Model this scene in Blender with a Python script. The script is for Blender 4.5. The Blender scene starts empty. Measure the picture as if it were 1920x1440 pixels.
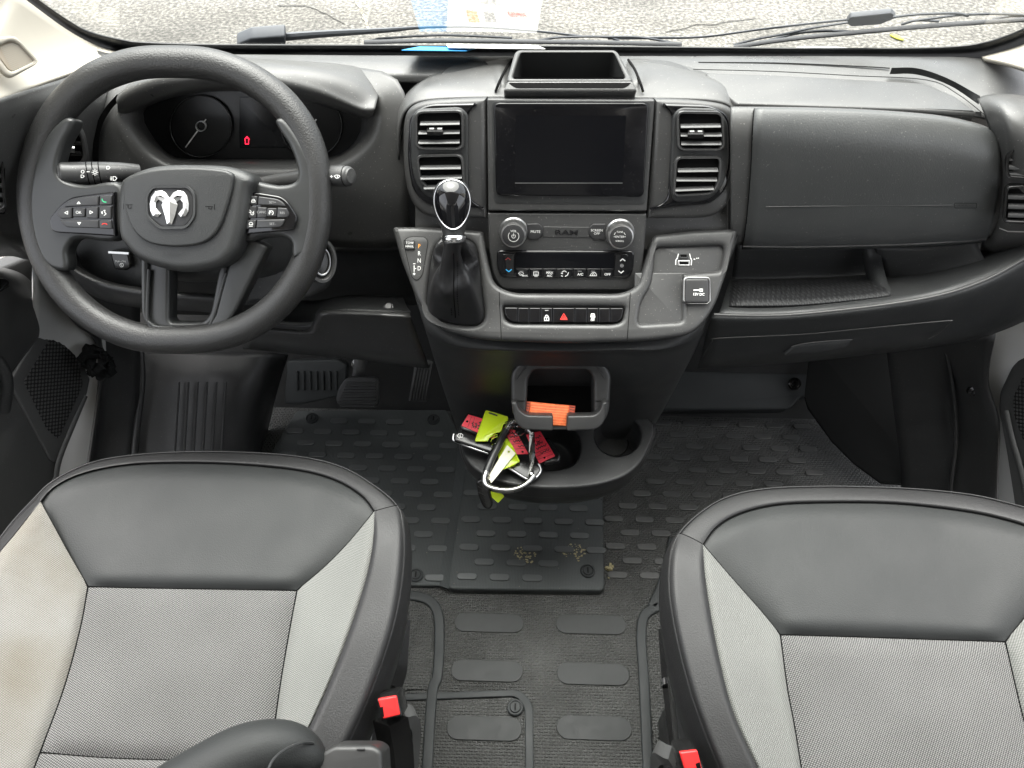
import bpy, bmesh, math, random
from mathutils import Vector, Matrix, Euler
random.seed(7)
rad = math.radians
scene = bpy.context.scene
COL = scene.collection

# ---------------------------------------------------------------- camera
FPX = 1442.0                                   # focal length in pixels of the 1920 wide photograph
CAM = Vector((-0.05, 0.0, 1.46))
ROT = Euler((rad(90 - 50), 0, rad(1.6)), 'XYZ')
cam_data = bpy.data.cameras.new('camera')
cam_data.sensor_width = 36.0
cam_data.lens = FPX / 1920 * 36.0
cam_data.clip_start = 0.02
cam_data.clip_end = 500
cam = bpy.data.objects.new('camera', cam_data)
cam.location = CAM
cam.rotation_euler = ROT
COL.objects.link(cam)
scene.camera = cam

# ---------------------------------------------------------------- daylight
SUN_EL, SUN_AZ = 74, 345                       # high sun behind thin cloud, ahead of the van
world = bpy.data.worlds.new('World')
scene.world = world
world.use_nodes = True
wn = world.node_tree
sky = wn.nodes.new('ShaderNodeTexSky')
sky.sky_type = 'NISHITA'
sky.sun_disc = False
sky.sun_elevation = rad(SUN_EL)
sky.sun_rotation = rad(SUN_AZ)
sky.air_density = 1.0
sky.dust_density = 4.0
sky.ozone_density = 1.0
bg = wn.nodes['Background']
bg.inputs['Strength'].default_value = 0.15
hs = wn.nodes.new('ShaderNodeHueSaturation')                   # thin even cloud: the sky is nearly white
hs.inputs['Saturation'].default_value = 0.18
wn.links.new(sky.outputs['Color'], hs.inputs['Color'])
wn.links.new(hs.outputs['Color'], bg.inputs['Color'])
sun_data = bpy.data.lights.new('sun', 'SUN')
sun_data.energy = 2.2
sun_data.angle = rad(80)
sun_data.color = (1.0, 0.96, 0.90)
sun = bpy.data.objects.new('sun', sun_data)
az = rad(SUN_AZ)
sdir = Vector((math.sin(az) * math.cos(rad(SUN_EL)), math.cos(az) * math.cos(rad(SUN_EL)), math.sin(rad(SUN_EL))))
sun.rotation_euler = sdir.to_track_quat('Z', 'Y').to_euler()
sun.location = sdir * 20
COL.objects.link(sun)

scene.view_settings.view_transform = 'Standard'
scene.view_settings.look = 'None'
scene.view_settings.exposure = 2.25
scene.view_settings.gamma = 1.0
scene.view_settings.use_curve_mapping = False
scene.cycles.use_denoising = True
scene.cycles.max_bounces = 8
scene.cycles.diffuse_bounces = 5
scene.cycles.glossy_bounces = 4
scene.cycles.transparent_max_bounces = 8
scene.cycles.sample_clamp_indirect = 6.0
scene.cycles.caustics_reflective = False
scene.cycles.caustics_refractive = False

# ---------------------------------------------------------------- measuring: where a point of the cab lies
RM = ROT.to_matrix()
def ray(px, py): return RM @ Vector(((px - 960) / FPX, (720 - py) / FPX, -1.0))
def atY(px, py, Y):
    d = ray(px, py); return CAM + d * ((Y - CAM.y) / d.y)
def atZ(px, py, Z):
    d = ray(px, py); return CAM + d * ((Z - CAM.z) / d.z)
class Plane:
    """a flat panel of the cab: origin, right axis u, up axis v, outward normal n"""
    def __init__(s, o, elev=None, n=None, u=None):
        s.o = Vector(o)
        if n is None:
            e = rad(elev); n = (0, -math.cos(e), math.sin(e)); u = (1, 0, 0)
        s.n = Vector(n).normalized(); s.u = Vector(u).normalized(); s.v = s.n.cross(s.u)
    def p(s, px, py, h=0.0):
        d = ray(px, py); o = s.o + s.n * h
        return CAM + d * ((o - CAM).dot(s.n) / d.dot(s.n))
    def uv(s, px, py, h=0.0):
        q = s.p(px, py, h) - s.o
        return (q.dot(s.u), q.dot(s.v))
    def mat(s, h=0.0):
        m = Matrix((s.u, s.v, s.n)).transposed().to_4x4(); m.translation = s.o + s.n * h; return m
    def scale(s, px, py): return (s.p(px, py) - CAM).dot(RM @ Vector((0, 0, -1))) / FPX   # metres per pixel

# ---------------------------------------------------------------- outlines
def rp(pts, r=0, seg=5):
    """polygon with rounded corners; a point may carry its own radius (x, y, r)"""
    out = []; n = len(pts)
    for i, p in enumerate(pts):
        rr = p[2] if len(p) > 2 else r
        a = Vector(pts[i - 1][:2]); b = Vector(p[:2]); c = Vector(pts[(i + 1) % n][:2])
        if rr <= 0: out.append((b.x, b.y)); continue
        d1, d2 = (a - b), (c - b)
        k = min(rr, d1.length * .48, d2.length * .48)
        s, e = b + d1.normalized() * k, b + d2.normalized() * k
        for j in range(seg + 1):
            t = j / seg
            q = s * (1 - t) ** 2 + b * 2 * t * (1 - t) + e * t * t
            out.append((q.x, q.y))
    return out
def cr(pts, n=6, closed=False):
    """Catmull-Rom through points of any dimension"""
    P = [Vector(p) for p in pts]; N = len(P); out = []
    for i in range(N if closed else N - 1):
        p0 = P[i - 1] if (i > 0 or closed) else P[0] * 2 - P[1]
        p1 = P[i]; p2 = P[(i + 1) % N]
        p3 = P[(i + 2) % N] if (i + 2 < N or closed) else P[-1] * 2 - P[-2]
        for j in range(n):
            t = j / n
            out.append(0.5 * ((2 * p1) + (p2 - p0) * t + (2 * p0 - 5 * p1 + 4 * p2 - p3) * t * t + (3 * p1 - p0 - 3 * p2 + p3) * t ** 3))
    if not closed: out.append(P[-1].copy())
    return out
def circ(cx, cy, rx, ry=None, n=36):
    ry = ry or rx
    return [(cx + rx * math.cos(2 * math.pi * i / n), cy + ry * math.sin(2 * math.pi * i / n)) for i in range(n)]
def rect(x0, y0, x1, y1, r=0): return rp([(x0, y0), (x1, y0), (x1, y1), (x0, y1)], r)

# ---------------------------------------------------------------- objects
def props(o, label=None, cat=None, group=None, kind=None):
    if label: o['label'] = label
    if cat: o['category'] = cat
    if group: o['group'] = group
    if kind: o['kind'] = kind
    return o
def thing(name, label, cat, loc, group=None):
    o = bpy.data.objects.new(name, None); o.location = loc; o.empty_display_size = .05
    COL.objects.link(o); return props(o, label, cat, group)
def wloc(o):
    v = Vector(o.location)
    return v if o.parent is None else v + wloc(o.parent)
def put(name, me, mat, parent=None, smooth=35, label=None):
    """link a mesh whose vertices are in van coordinates; its origin goes to its middle"""
    if len(me.vertices):
        cs = [v.co for v in me.vertices]
        lo = Vector((min(c.x for c in cs), min(c.y for c in cs), min(c.z for c in cs)))
        hi = Vector((max(c.x for c in cs), max(c.y for c in cs), max(c.z for c in cs)))
        mid = (lo + hi) / 2
    else: mid = Vector((0, 0, 0))
    me.transform(Matrix.Translation(-mid))
    me.materials.clear(); me.materials.append(MT[mat] if isinstance(mat, str) else mat)
    if smooth:
        for p in me.polygons: p.use_smooth = True
        me.set_sharp_from_angle(angle=rad(smooth))
    o = bpy.data.objects.new(name, me)
    COL.objects.link(o)
    o.location = mid - (wloc(parent) if parent else Vector((0, 0, 0)))
    if parent: o.parent = parent
    if label: o['label'] = label
    return o
def pydata(verts, faces):
    me = bpy.data.meshes.new('mesh'); me.from_pydata([tuple(v) for v in verts], [], faces); me.validate(); return me
def poly_mesh(polys, ext, bev, res=2):
    cu = bpy.data.curves.new('outline', 'CURVE'); cu.dimensions = '2D'; cu.fill_mode = 'BOTH'
    cu.extrude = max(ext, 0); cu.bevel_depth = bev; cu.bevel_resolution = res; cu.offset = -bev
    for P in polys:
        sp = cu.splines.new('POLY'); sp.points.add(len(P) - 1)
        for k, q in enumerate(P): sp.points[k].co = (q[0], q[1], 0, 1)
        sp.use_cyclic_u = True
    ob = bpy.data.objects.new('outline', cu)
    me = bpy.data.meshes.new_from_object(ob)
    bpy.data.objects.remove(ob); bpy.data.curves.remove(cu)
    bm = bmesh.new(); bm.from_mesh(me); bmesh.ops.remove_doubles(bm, verts=bm.verts, dist=1e-6)
    bm.to_mesh(me); bm.free()
    return me
def plate(name, pl, outs, h0, h1, bev, mat, parent=None, res=2, label=None, smooth=35):
    """a panel with real thickness: outlines (first the rim, then holes) from h0 to h1 above the plane"""
    if not isinstance(outs[0][0], (tuple, list, Vector)): outs = [outs]
    polys = [[pl.uv(q[0], q[1], h1) for q in P] for P in outs]
    bev = min(bev, (h1 - h0) / 2 * .98)
    me = poly_mesh(polys, (h1 - h0) / 2 - bev, bev, res)
    me.transform(pl.mat((h0 + h1) / 2))
    return put(name, me, mat, parent, smooth, label)
def grid_mesh(rows, closed_u=False, closed_v=False):
    nv, nu = len(rows), len(rows[0])
    V = [p for r in rows for p in r]; Fc = []
    for i in range(nv if closed_v else nv - 1):
        for j in range(nu if closed_u else nu - 1):
            a, b = i * nu + j, i * nu + (j + 1) % nu
            i2 = ((i + 1) % nv) * nu
            Fc.append((a, b, i2 + (j + 1) % nu, i2 + j))
    return pydata(V, Fc)
def loft(name, rows, mat, parent=None, nu=4, nv=4, closed=False, thick=.003, smooth=60, label=None, lin_v=False):
    """smooth surface through rows of 3D points"""
    R = [cr(r, nu, closed) for r in rows]
    if lin_v:
        out = R
    else:
        C = [cr([R[i][j] for i in range(len(R))], nv) for j in range(len(R[0]))]
        out = [[C[j][i] for j in range(len(C))] for i in range(len(C[0]))]
    me = grid_mesh(out, closed_u=closed)
    o = put(name, me, mat, parent, smooth, label)
    if thick:
        m = o.modifiers.new('thickness', 'SOLIDIFY'); m.thickness = thick; m.offset = 0
    return o
def net(rows): return [[atY(*q) for q in r] for r in rows]
def tube_mesh(pts, r, n=12, closed=False, ref=(0, 0, 1), flat=1.0, caps=True):
    P = [Vector(p) for p in pts]; N = len(P); V = []; Fc = []
    rr = r if isinstance(r, (list, tuple)) else [r] * N
    ref = Vector(ref).normalized()
    for i in range(N):
        t = (P[(i + 1) % N] - P[i - 1]) if closed else (P[min(i + 1, N - 1)] - P[max(i - 1, 0)])
        t.normalize()
        a = ref - t * ref.dot(t)
        if a.length < 1e-4: a = Vector((1, .3, .2)) - t * t.dot(Vector((1, .3, .2)))
        a.normalize(); b = t.cross(a)
        for k in range(n):
            th = 2 * math.pi * k / n
            V.append(P[i] + a * (math.cos(th) * rr[i] * flat) + b * (math.sin(th) * rr[i]))
    for i in range(N if closed else N - 1):
        for k in range(n):
            i2 = (i + 1) % N
            Fc.append((i * n + k, i * n + (k + 1) % n, i2 * n + (k + 1) % n, i2 * n + k))
    if not closed and caps:
        Fc.append(tuple(range(n))[::-1]); Fc.append(tuple((N - 1) * n + k for k in range(n)))
    return pydata(V, Fc)
def tube(name, pts, r, mat, parent=None, n=12, closed=False, ref=(0, 0, 1), flat=1.0, smooth=50, label=None):
    return put(name, tube_mesh(pts, r, n, closed, ref, flat), mat, parent, smooth, label)
def lathe_mesh(prof, m, n=32):
    """profile of (radius, height) turned about the local z axis, placed by matrix m"""
    rows = [[Vector((r * math.cos(2 * math.pi * k / n), r * math.sin(2 * math.pi * k / n), h)) for k in range(n)] for r, h in prof]
    me = grid_mesh(rows, closed_u=True)
    bm = bmesh.new(); bm.from_mesh(me); bmesh.ops.remove_doubles(bm, verts=bm.verts, dist=1e-6)
    bmesh.ops.recalc_face_normals(bm, faces=bm.faces); bm.to_mesh(me); bm.free()
    me.transform(m); return me
def box_mesh(lo, hi, bev=.004, seg=2):
    bm = bmesh.new(); bmesh.ops.create_cube(bm, size=1)
    lo, hi = Vector(lo), Vector(hi)
    for v in bm.verts: v.co = Vector(((lo[k] + hi[k]) / 2 + v.co[k] * (hi[k] - lo[k]) for k in range(3)))
    if bev: bmesh.ops.bevel(bm, geom=bm.edges[:], offset=bev, segments=seg, affect='EDGES', profile=.5)
    me = bpy.data.meshes.new('mesh'); bm.to_mesh(me); bm.free(); return me
def box(name, lo, hi, mat, parent=None, bev=.004, label=None): return put(name, box_mesh(lo, hi, bev), mat, parent, 35, label)
def ring(ctrl, cen, N=72):
    """closed path (px, py, Y) resampled by angle about a centre"""
    P = cr(ctrl, 24, True); out = []
    A = [(math.atan2(q[1] - cen[1], q[0] - cen[0]), q) for q in P]
    for k in range(N):
        th = -math.pi + 2 * math.pi * (k + .5) / N
        q = min(A, key=lambda a: abs(math.atan2(math.sin(a[0] - th), math.cos(a[0] - th))))[1]
        out.append(q)
    return out
def text(name, s, pl, px, py, h, cap, mat, parent, rot=0, sx=1.0, ext=.0002, spacing=1.0, bold=0.0):
    """printed lettering; cap = letter height in pixels of the photograph"""
    cu = bpy.data.curves.new('text', 'FONT'); cu.body = s; cu.align_x = 'CENTER'; cu.align_y = 'CENTER'
    cu.size = 1.0; cu.extrude = 0; cu.space_character = spacing; cu.offset = bold; cu.space_line = .8; cu.resolution_u = 3
    ob = bpy.data.objects.new('text', cu); me = bpy.data.meshes.new_from_object(ob)
    bpy.data.objects.remove(ob); bpy.data.curves.remove(cu)
    k = cap * pl.scale(px, py) / .70
    u, v = pl.uv(px, py, h)
    me.transform(Matrix.Diagonal((k * sx, k, 1, 1)))
    me.transform(Matrix.Translation((u, v, ext)) @ Matrix.Rotation(rad(rot), 4, 'Z'))
    me.transform(pl.mat(h))
    return put(name, me, mat, parent, 0)
def strokes(name, pl, lines, w, h, mat, parent, lift=.0003):
    """line drawing printed on a panel: polylines in pixels, stroke width w pixels"""
    V = []; Fc = []
    for L in lines:
        for a, b in zip(L[:-1], L[1:]):
            a, b = Vector(a[:2]), Vector(b[:2]); d = b - a
            if d.length < 1e-6: continue
            d.normalize(); nrm = Vector((-d.y, d.x)) * (w / 2); e = d * (w / 4)
            k = len(V)
            for q in (a - e + nrm, b + e + nrm, b + e - nrm, a - e - nrm): V.append(pl.p(q.x, q.y, h + lift))
            Fc.append((k, k + 1, k + 2, k + 3))
    return put(name, pydata(V, Fc), mat, parent, 0)
def arc(cx, cy, r, a0, a1, n=10, ry=None):
    ry = ry or r
    return [(cx + r * math.cos(rad(a0 + (a1 - a0) * i / n)), cy + ry * math.sin(rad(a0 + (a1 - a0) * i / n))) for i in range(n + 1)]

# ---------------------------------------------------------------- materials
MT = {}
def mat(name, col, rough=.5, metal=0.0, grain=0, gs=600, spec=.5, coat=0.0, trans=0.0, var=.0, emit=None, alpha=1.0, vs=14, rv=.0, detail=3.0, dist=.001, cs=5, dust=0.0):
    m = bpy.data.materials.new(name); m.use_nodes = True; nt = m.node_tree; b = nt.nodes['Principled BSDF']
    b.inputs['Base Color'].default_value = (*col, 1); b.inputs['Roughness'].default_value = rough
    b.inputs['Metallic'].default_value = metal; b.inputs['Specular IOR Level'].default_value = spec
    b.inputs['Coat Weight'].default_value = coat; b.inputs['Coat Roughness'].default_value = .05
    b.inputs['Transmission Weight'].default_value = trans; b.inputs['Alpha'].default_value = alpha
    if emit: b.inputs['Emission Color'].default_value = (*col, 1); b.inputs['Emission Strength'].default_value = emit
    tc = nt.nodes.new('ShaderNodeTexCoord')
    if grain:
        n1 = nt.nodes.new('ShaderNodeTexNoise'); n1.inputs['Scale'].default_value = gs; n1.inputs['Detail'].default_value = detail
        bp = nt.nodes.new('ShaderNodeBump'); bp.inputs['Strength'].default_value = grain; bp.inputs['Distance'].default_value = dist
        nt.links.new(tc.outputs['Object'], n1.inputs['Vector']); nt.links.new(n1.outputs['Fac'], bp.inputs['Height'])
        nt.links.new(bp.outputs['Normal'], b.inputs['Normal'])
    if var or rv:
        n2 = nt.nodes.new('ShaderNodeTexNoise'); n2.inputs['Scale'].default_value = vs; n2.inputs['Detail'].default_value = cs
        nt.links.new(tc.outputs['Object'], n2.inputs['Vector'])
        if var:
            rmp = nt.nodes.new('ShaderNodeMapRange'); rmp.inputs['From Min'].default_value = .3; rmp.inputs['From Max'].default_value = .7
            rmp.inputs['To Min'].default_value = 1 - var; rmp.inputs['To Max'].default_value = 1 + var
            mx = nt.nodes.new('ShaderNodeVectorMath'); mx.operation = 'SCALE'; mx.inputs[0].default_value = col
            nt.links.new(n2.outputs['Fac'], rmp.inputs['Value']); nt.links.new(rmp.outputs['Result'], mx.inputs['Scale'])
            nt.links.new(mx.outputs['Vector'], b.inputs['Base Color'])
        if rv:
            rm = nt.nodes.new('ShaderNodeMapRange'); rm.inputs['From Min'].default_value = .3; rm.inputs['From Max'].default_value = .7
            rm.inputs['To Min'].default_value = max(.02, rough - rv); rm.inputs['To Max'].default_value = rough + rv
            nt.links.new(n2.outputs['Fac'], rm.inputs['Value']); nt.links.new(rm.outputs['Result'], b.inputs['Roughness'])
    if dust:                                    # settled dust specks and faint wipe marks
        n3 = nt.nodes.new('ShaderNodeTexNoise'); n3.inputs['Scale'].default_value = 420; n3.inputs['Detail'].default_value = 1
        n4 = nt.nodes.new('ShaderNodeTexNoise'); n4.inputs['Scale'].default_value = 7; n4.inputs['Detail'].default_value = 6; n4.inputs['Distortion'].default_value = 1.2
        r3 = nt.nodes.new('ShaderNodeMapRange'); r3.inputs['From Min'].default_value = .70; r3.inputs['From Max'].default_value = .76
        r4 = nt.nodes.new('ShaderNodeMapRange'); r4.inputs['From Min'].default_value = .45; r4.inputs['From Max'].default_value = .75; r4.inputs['To Max'].default_value = .10
        ad = nt.nodes.new('ShaderNodeMath'); ad.operation = 'MAXIMUM'; ml = nt.nodes.new('ShaderNodeMath'); ml.operation = 'MULTIPLY'; ml.inputs[1].default_value = dust
        mx3 = nt.nodes.new('ShaderNodeMix'); mx3.data_type = 'RGBA'; mx3.inputs[7].default_value = (.30, .29, .27, 1)
        L = nt.links.new
        for q in (n3, n4): L(tc.outputs['Object'], q.inputs['Vector'])
        L(n3.outputs['Fac'], r3.inputs['Value']); L(n4.outputs['Fac'], r4.inputs['Value']); L(r3.outputs['Result'], ad.inputs[0]); L(r4.outputs['Result'], ad.inputs[1])
        L(ad.outputs[0], ml.inputs[0]); L(ml.outputs[0], mx3.inputs[0])
        bc = b.inputs['Base Color']
        if bc.is_linked: L(bc.links[0].from_socket, mx3.inputs[6])
        else: mx3.inputs[6].default_value = (*col, 1)
        L(mx3.outputs[2], bc)
    MT[name] = m; return m
mat('dash', (.062, .062, .061), .36, grain=.22, gs=900, rv=.09, var=.08, dust=.55)
mat('cradle', (.030, .030, .030), .42, grain=.1, gs=900)
mat('dash_smooth', (.043, .043, .043), .38, grain=.10, gs=1100, rv=.09, dust=.4)
mat('door_trim', (.060, .061, .061), .5, grain=.18, gs=800, rv=.08, dust=.2)
mat('dash_low', (.025, .026, .0265), .48, grain=.18, gs=800, rv=.08, dust=.25)
mat('airbag', (.052, .054, .054), .42, grain=.24, gs=520, rv=.07, detail=1.5, dust=.3)
mat('void', (.003, .003, .003), .8, spec=.1)  # near-black for joints and marks; also puts the dark into openings
mat('rim', (.022, .022, .022), .38, grain=.55, gs=520, rv=.08, detail=2)
mat('hub', (.030, .031, .031), .44, grain=.30, gs=650, rv=.04, detail=2)
mat('spoke', (.027, .028, .028), .36, grain=.08, gs=900, rv=.05)
mat('gloss', (.004, .004, .005), .06, coat=.5, rv=.02)
mat('screen', (.003, .003, .004), .15, rv=.09, vs=16, spec=.4, dust=.10)
mat('lcd', (.0028, .003, .0042), .22, spec=.3)
mat('button', (.030, .030, .031), .34)
mat('slat', (.060, .060, .060), .30)
mat('cluster_face', (.014, .014, .014), .30, spec=.35)
mat('cloth_black', (.011, .0115, .0115), .85, spec=.15)
mat('badge_chrome', (.88, .88, .87), .36, metal=1.0)
mat('chrome', (.75, .75, .76), .16, metal=1.0, rv=.05, vs=40)
mat('satin', (.60, .60, .60), .30, metal=1.0)
mat('steel', (.27, .27, .265), .30, metal=1.0, grain=.15, gs=300, rv=.1, vs=90)
mat('white_print', (.80, .80, .78), .5)
mat('grey_print', (.30, .30, .30), .5)
mat('orange_print', (.90, .36, .03), .5)
mat('red_print', (.75, .04, .03), .5)
mat('dull_red_print', (.25, .03, .03), .5)
mat('blue_print', (.05, .45, .85), .5)
mat('green_print', (.05, .50, .22), .5)
mat('red_lamp', (1.0, .02, .06), .5, emit=.55)
mat('leather', (.0225, .0240, .0240), .58, spec=.35, grain=.30, gs=620, rv=.05, detail=1.5, var=.05)
mat('leather_dark', (.022, .022, .0225), .52, spec=.4, grain=.35, gs=520, rv=.05, detail=1.5)
mat('boot_leather', (.016, .016, .017), .34, grain=.18, gs=600)
mat('black_plastic', (.024, .0245, .025), .42, grain=.10, gs=900, rv=.08, dust=.2)
mat('gloss_plastic', (.012, .012, .012), .22)
mat('grey_plastic', (.070, .071, .070), .50, grain=.15, gs=900, rv=.05)
mat('cream', (.34, .315, .27), .55, grain=.06, gs=900, var=.03)
mat('cream_hole', (.36, .31, .25), .7)
mat('headliner', (.76, .75, .72), .85)
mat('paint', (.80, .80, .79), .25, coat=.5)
mat('paint_shaded', (.50, .505, .50), .5)  # the white body paint with its shade put into a darker colour
mat('pedal', (.035, .036, .036), .55, var=.25, vs=60, grain=.15, gs=400)
mat('floor_pad', (.062, .063, .062), .40, grain=.1, gs=500, var=.12, vs=50)
mat('mat_pad', (.078, .084, .085), .42, grain=.1, gs=500)
mat('rubber_dark', (.026, .029, .030), .60, spec=.35, grain=.12, gs=700, rv=.08)
mat('pad_rubber', (.034, .036, .036), .62, spec=.35, grain=.10, gs=500, rv=.08, var=.15, vs=60)
mat('frit', (.010, .011, .012), .35)
mat('red_plastic', (.75, .03, .03), .35)
mat('red_tag', (.72, .035, .06), .5, var=.06, vs=40)
mat('white_tag', (.80, .78, .62), .5)
mat('orange_strap', (.80, .15, .04), .55, grain=.5, gs=700, var=.25, vs=130)
mat('orange_dark', (.45, .06, .02), .6)
mat('ink', (.012, .012, .012), .6)
mat('neon', (.74, .96, .03), .18, trans=.35)
mat('paper', (.82, .82, .80), .7)
mat('paper_blue', (.03, .26, .55), .6)
mat('wiper', (.020, .021, .024), .5)
mat('wiper_grey', (.085, .090, .100), .5)
mat('leaf', (.45, .45, .05), .6)
mat('grit', (.35, .30, .20), .9)
mat('dried_mud', (.42, .37, .22), .9, grain=.6, gs=400, dist=.003)

def voronoi_mat(name, c_lo, c_hi, scale, rough, strength, rot=0.0, sy=1.0, lo=.15, hi=.5, dist=.001, var=.0, spec=.4, sx=1.0, tint=None, side=False):
    m = bpy.data.materials.new(name); m.use_nodes = True; nt = m.node_tree; b = nt.nodes['Principled BSDF']
    b.inputs['Roughness'].default_value = rough; b.inputs['Specular IOR Level'].default_value = spec
    tc = nt.nodes.new('ShaderNodeTexCoord'); mp = nt.nodes.new('ShaderNodeMapping')
    mp.inputs['Rotation'].default_value = (0, 0, rad(rot)); mp.inputs['Scale'].default_value = (sx, sy, 0)
    vo = nt.nodes.new('ShaderNodeTexVoronoi'); vo.voronoi_dimensions = '2D'; vo.inputs['Scale'].default_value = scale; vo.inputs['Randomness'].default_value = .08
    rp_ = nt.nodes.new('ShaderNodeMapRange'); rp_.inputs['From Min'].default_value = lo; rp_.inputs['From Max'].default_value = hi
    rp_.inputs['To Min'].default_value = 1; rp_.inputs['To Max'].default_value = 0; rp_.interpolation_type = 'SMOOTHSTEP'
    mx = nt.nodes.new('ShaderNodeMix'); mx.data_type = 'RGBA'
    mx.inputs[6].default_value = (*c_lo, 1); mx.inputs[7].default_value = (*c_hi, 1)
    bp = nt.nodes.new('ShaderNodeBump'); bp.inputs['Strength'].default_value = strength; bp.inputs['Distance'].default_value = dist
    L = nt.links.new
    if side:                                    # pattern lies in the upright Y-Z plane
        sp_ = nt.nodes.new('ShaderNodeSeparateXYZ'); cb_ = nt.nodes.new('ShaderNodeCombineXYZ')
        L(tc.outputs['Object'], sp_.inputs[0]); L(sp_.outputs['Y'], cb_.inputs['X']); L(sp_.outputs['Z'], cb_.inputs['Y']); L(cb_.outputs[0], mp.inputs['Vector'])
    else: L(tc.outputs['Object'], mp.inputs['Vector'])
    L(mp.outputs['Vector'], vo.inputs['Vector'])
    L(vo.outputs['Distance'], rp_.inputs['Value']); L(rp_.outputs['Result'], mx.inputs[0]); L(rp_.outputs['Result'], bp.inputs['Height'])
    L(bp.outputs['Normal'], b.inputs['Normal'])
    src = mx.outputs[2]
    if var:
        n2 = nt.nodes.new('ShaderNodeTexNoise'); n2.inputs['Scale'].default_value = 9; n2.inputs['Detail'].default_value = 6
        r2 = nt.nodes.new('ShaderNodeMapRange'); r2.inputs['From Min'].default_value = .35; r2.inputs['From Max'].default_value = .68
        L(tc.outputs['Object'], n2.inputs['Vector']); L(n2.outputs['Fac'], r2.inputs['Value'])
        m2 = nt.nodes.new('ShaderNodeMix'); m2.data_type = 'RGBA'; m2.blend_type = 'MULTIPLY'
        t = tint or (1 - var, 1 - var, 1 - var)
        sc = nt.nodes.new('ShaderNodeMix'); sc.data_type = 'RGBA'
        sc.inputs[6].default_value = (1, 1, 1, 1); sc.inputs[7].default_value = (*t, 1)
        L(r2.outputs['Result'], sc.inputs[0]); m2.inputs[0].default_value = 1
        L(src, m2.inputs[6]); L(sc.outputs[2], m2.inputs[7]); src = m2.outputs[2]
    L(src, b.inputs['Base Color'])
    MT[name] = m; return m
voronoi_mat('fabric_mid', (.035, .035, .035), (.22, .218, .213), 400, .75, .5, rot=28, sy=1.15, lo=.22, hi=.52, var=.14, spec=.2)
voronoi_mat('fabric_light', (.105, .107, .102), (.225, .229, .216), 440, .75, .4, rot=28, sy=1.15, lo=.22, hi=.55, var=.10, spec=.2)
voronoi_mat('fabric_worn', (.13, .129, .121), (.255, .252, .238), 440, .75, .4, rot=28, sy=1.15, lo=.22, hi=.55, var=.25, spec=.2, tint=(.74, .69, .61))
def brick_mat(name, col, rough, bw, bh, mort, strength, dist):
    m = bpy.data.materials.new(name); m.use_nodes = True; nt = m.node_tree; b = nt.nodes['Principled BSDF']; L = nt.links.new
    tc = nt.nodes.new('ShaderNodeTexCoord'); br = nt.nodes.new('ShaderNodeTexBrick')
    br.offset = .5; br.inputs['Scale'].default_value = 1; br.inputs['Brick Width'].default_value = bw; br.inputs['Row Height'].default_value = bh
    br.inputs['Mortar Size'].default_value = mort; br.inputs['Mortar Smooth'].default_value = 1.0
    inv = nt.nodes.new('ShaderNodeMath'); inv.operation = 'SUBTRACT'; inv.inputs[0].default_value = 1.0
    bp = nt.nodes.new('ShaderNodeBump'); bp.inputs['Strength'].default_value = strength; bp.inputs['Distance'].default_value = dist
    n2 = nt.nodes.new('ShaderNodeTexNoise'); n2.inputs['Scale'].default_value = 8; n2.inputs['Detail'].default_value = 7; n2.inputs['Roughness'].default_value = .65
    r2 = nt.nodes.new('ShaderNodeMapRange'); r2.inputs['From Min'].default_value = .3; r2.inputs['From Max'].default_value = .72; r2.inputs['To Min'].default_value = .75; r2.inputs['To Max'].default_value = 1.5
    r3 = nt.nodes.new('ShaderNodeMapRange'); r3.inputs['From Min'].default_value = .3; r3.inputs['From Max'].default_value = .7; r3.inputs['To Min'].default_value = rough + .12; r3.inputs['To Max'].default_value = rough - .08
    sc = nt.nodes.new('ShaderNodeVectorMath'); sc.operation = 'SCALE'; sc.inputs[0].default_value = col
    L(tc.outputs['Object'], br.inputs['Vector']); L(tc.outputs['Object'], n2.inputs['Vector'])
    L(br.outputs['Fac'], inv.inputs[1]); L(inv.outputs[0], bp.inputs['Height']); L(bp.outputs['Normal'], b.inputs['Normal'])
    L(n2.outputs['Fac'], r2.inputs['Value']); L(n2.outputs['Fac'], r3.inputs['Value']); L(r2.outputs['Result'], sc.inputs['Scale'])
    L(sc.outputs['Vector'], b.inputs['Base Color']); L(r3.outputs['Result'], b.inputs['Roughness'])
    MT[name] = m
brick_mat('floor_rubber', (.066, .067, .065), .42, .0088, .0052, .0026, 1.0, .0028)
voronoi_mat('mat_rubber', (.052, .058, .059), (.070, .077, .078), 330, .46, .45, rot=0, sy=2.4, lo=.1, hi=.5, dist=.0008, var=.2)
voronoi_mat('speaker_mesh', (.004, .004, .004), (.075, .076, .076), 150, .5, .6, rot=45, lo=.30, hi=.42, side=True)
voronoi_mat('shelf_mat', (.012, .012, .013), (.026, .027, .028), 190, .6, .8, rot=45, sy=.3, lo=.15, hi=.45)

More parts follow.
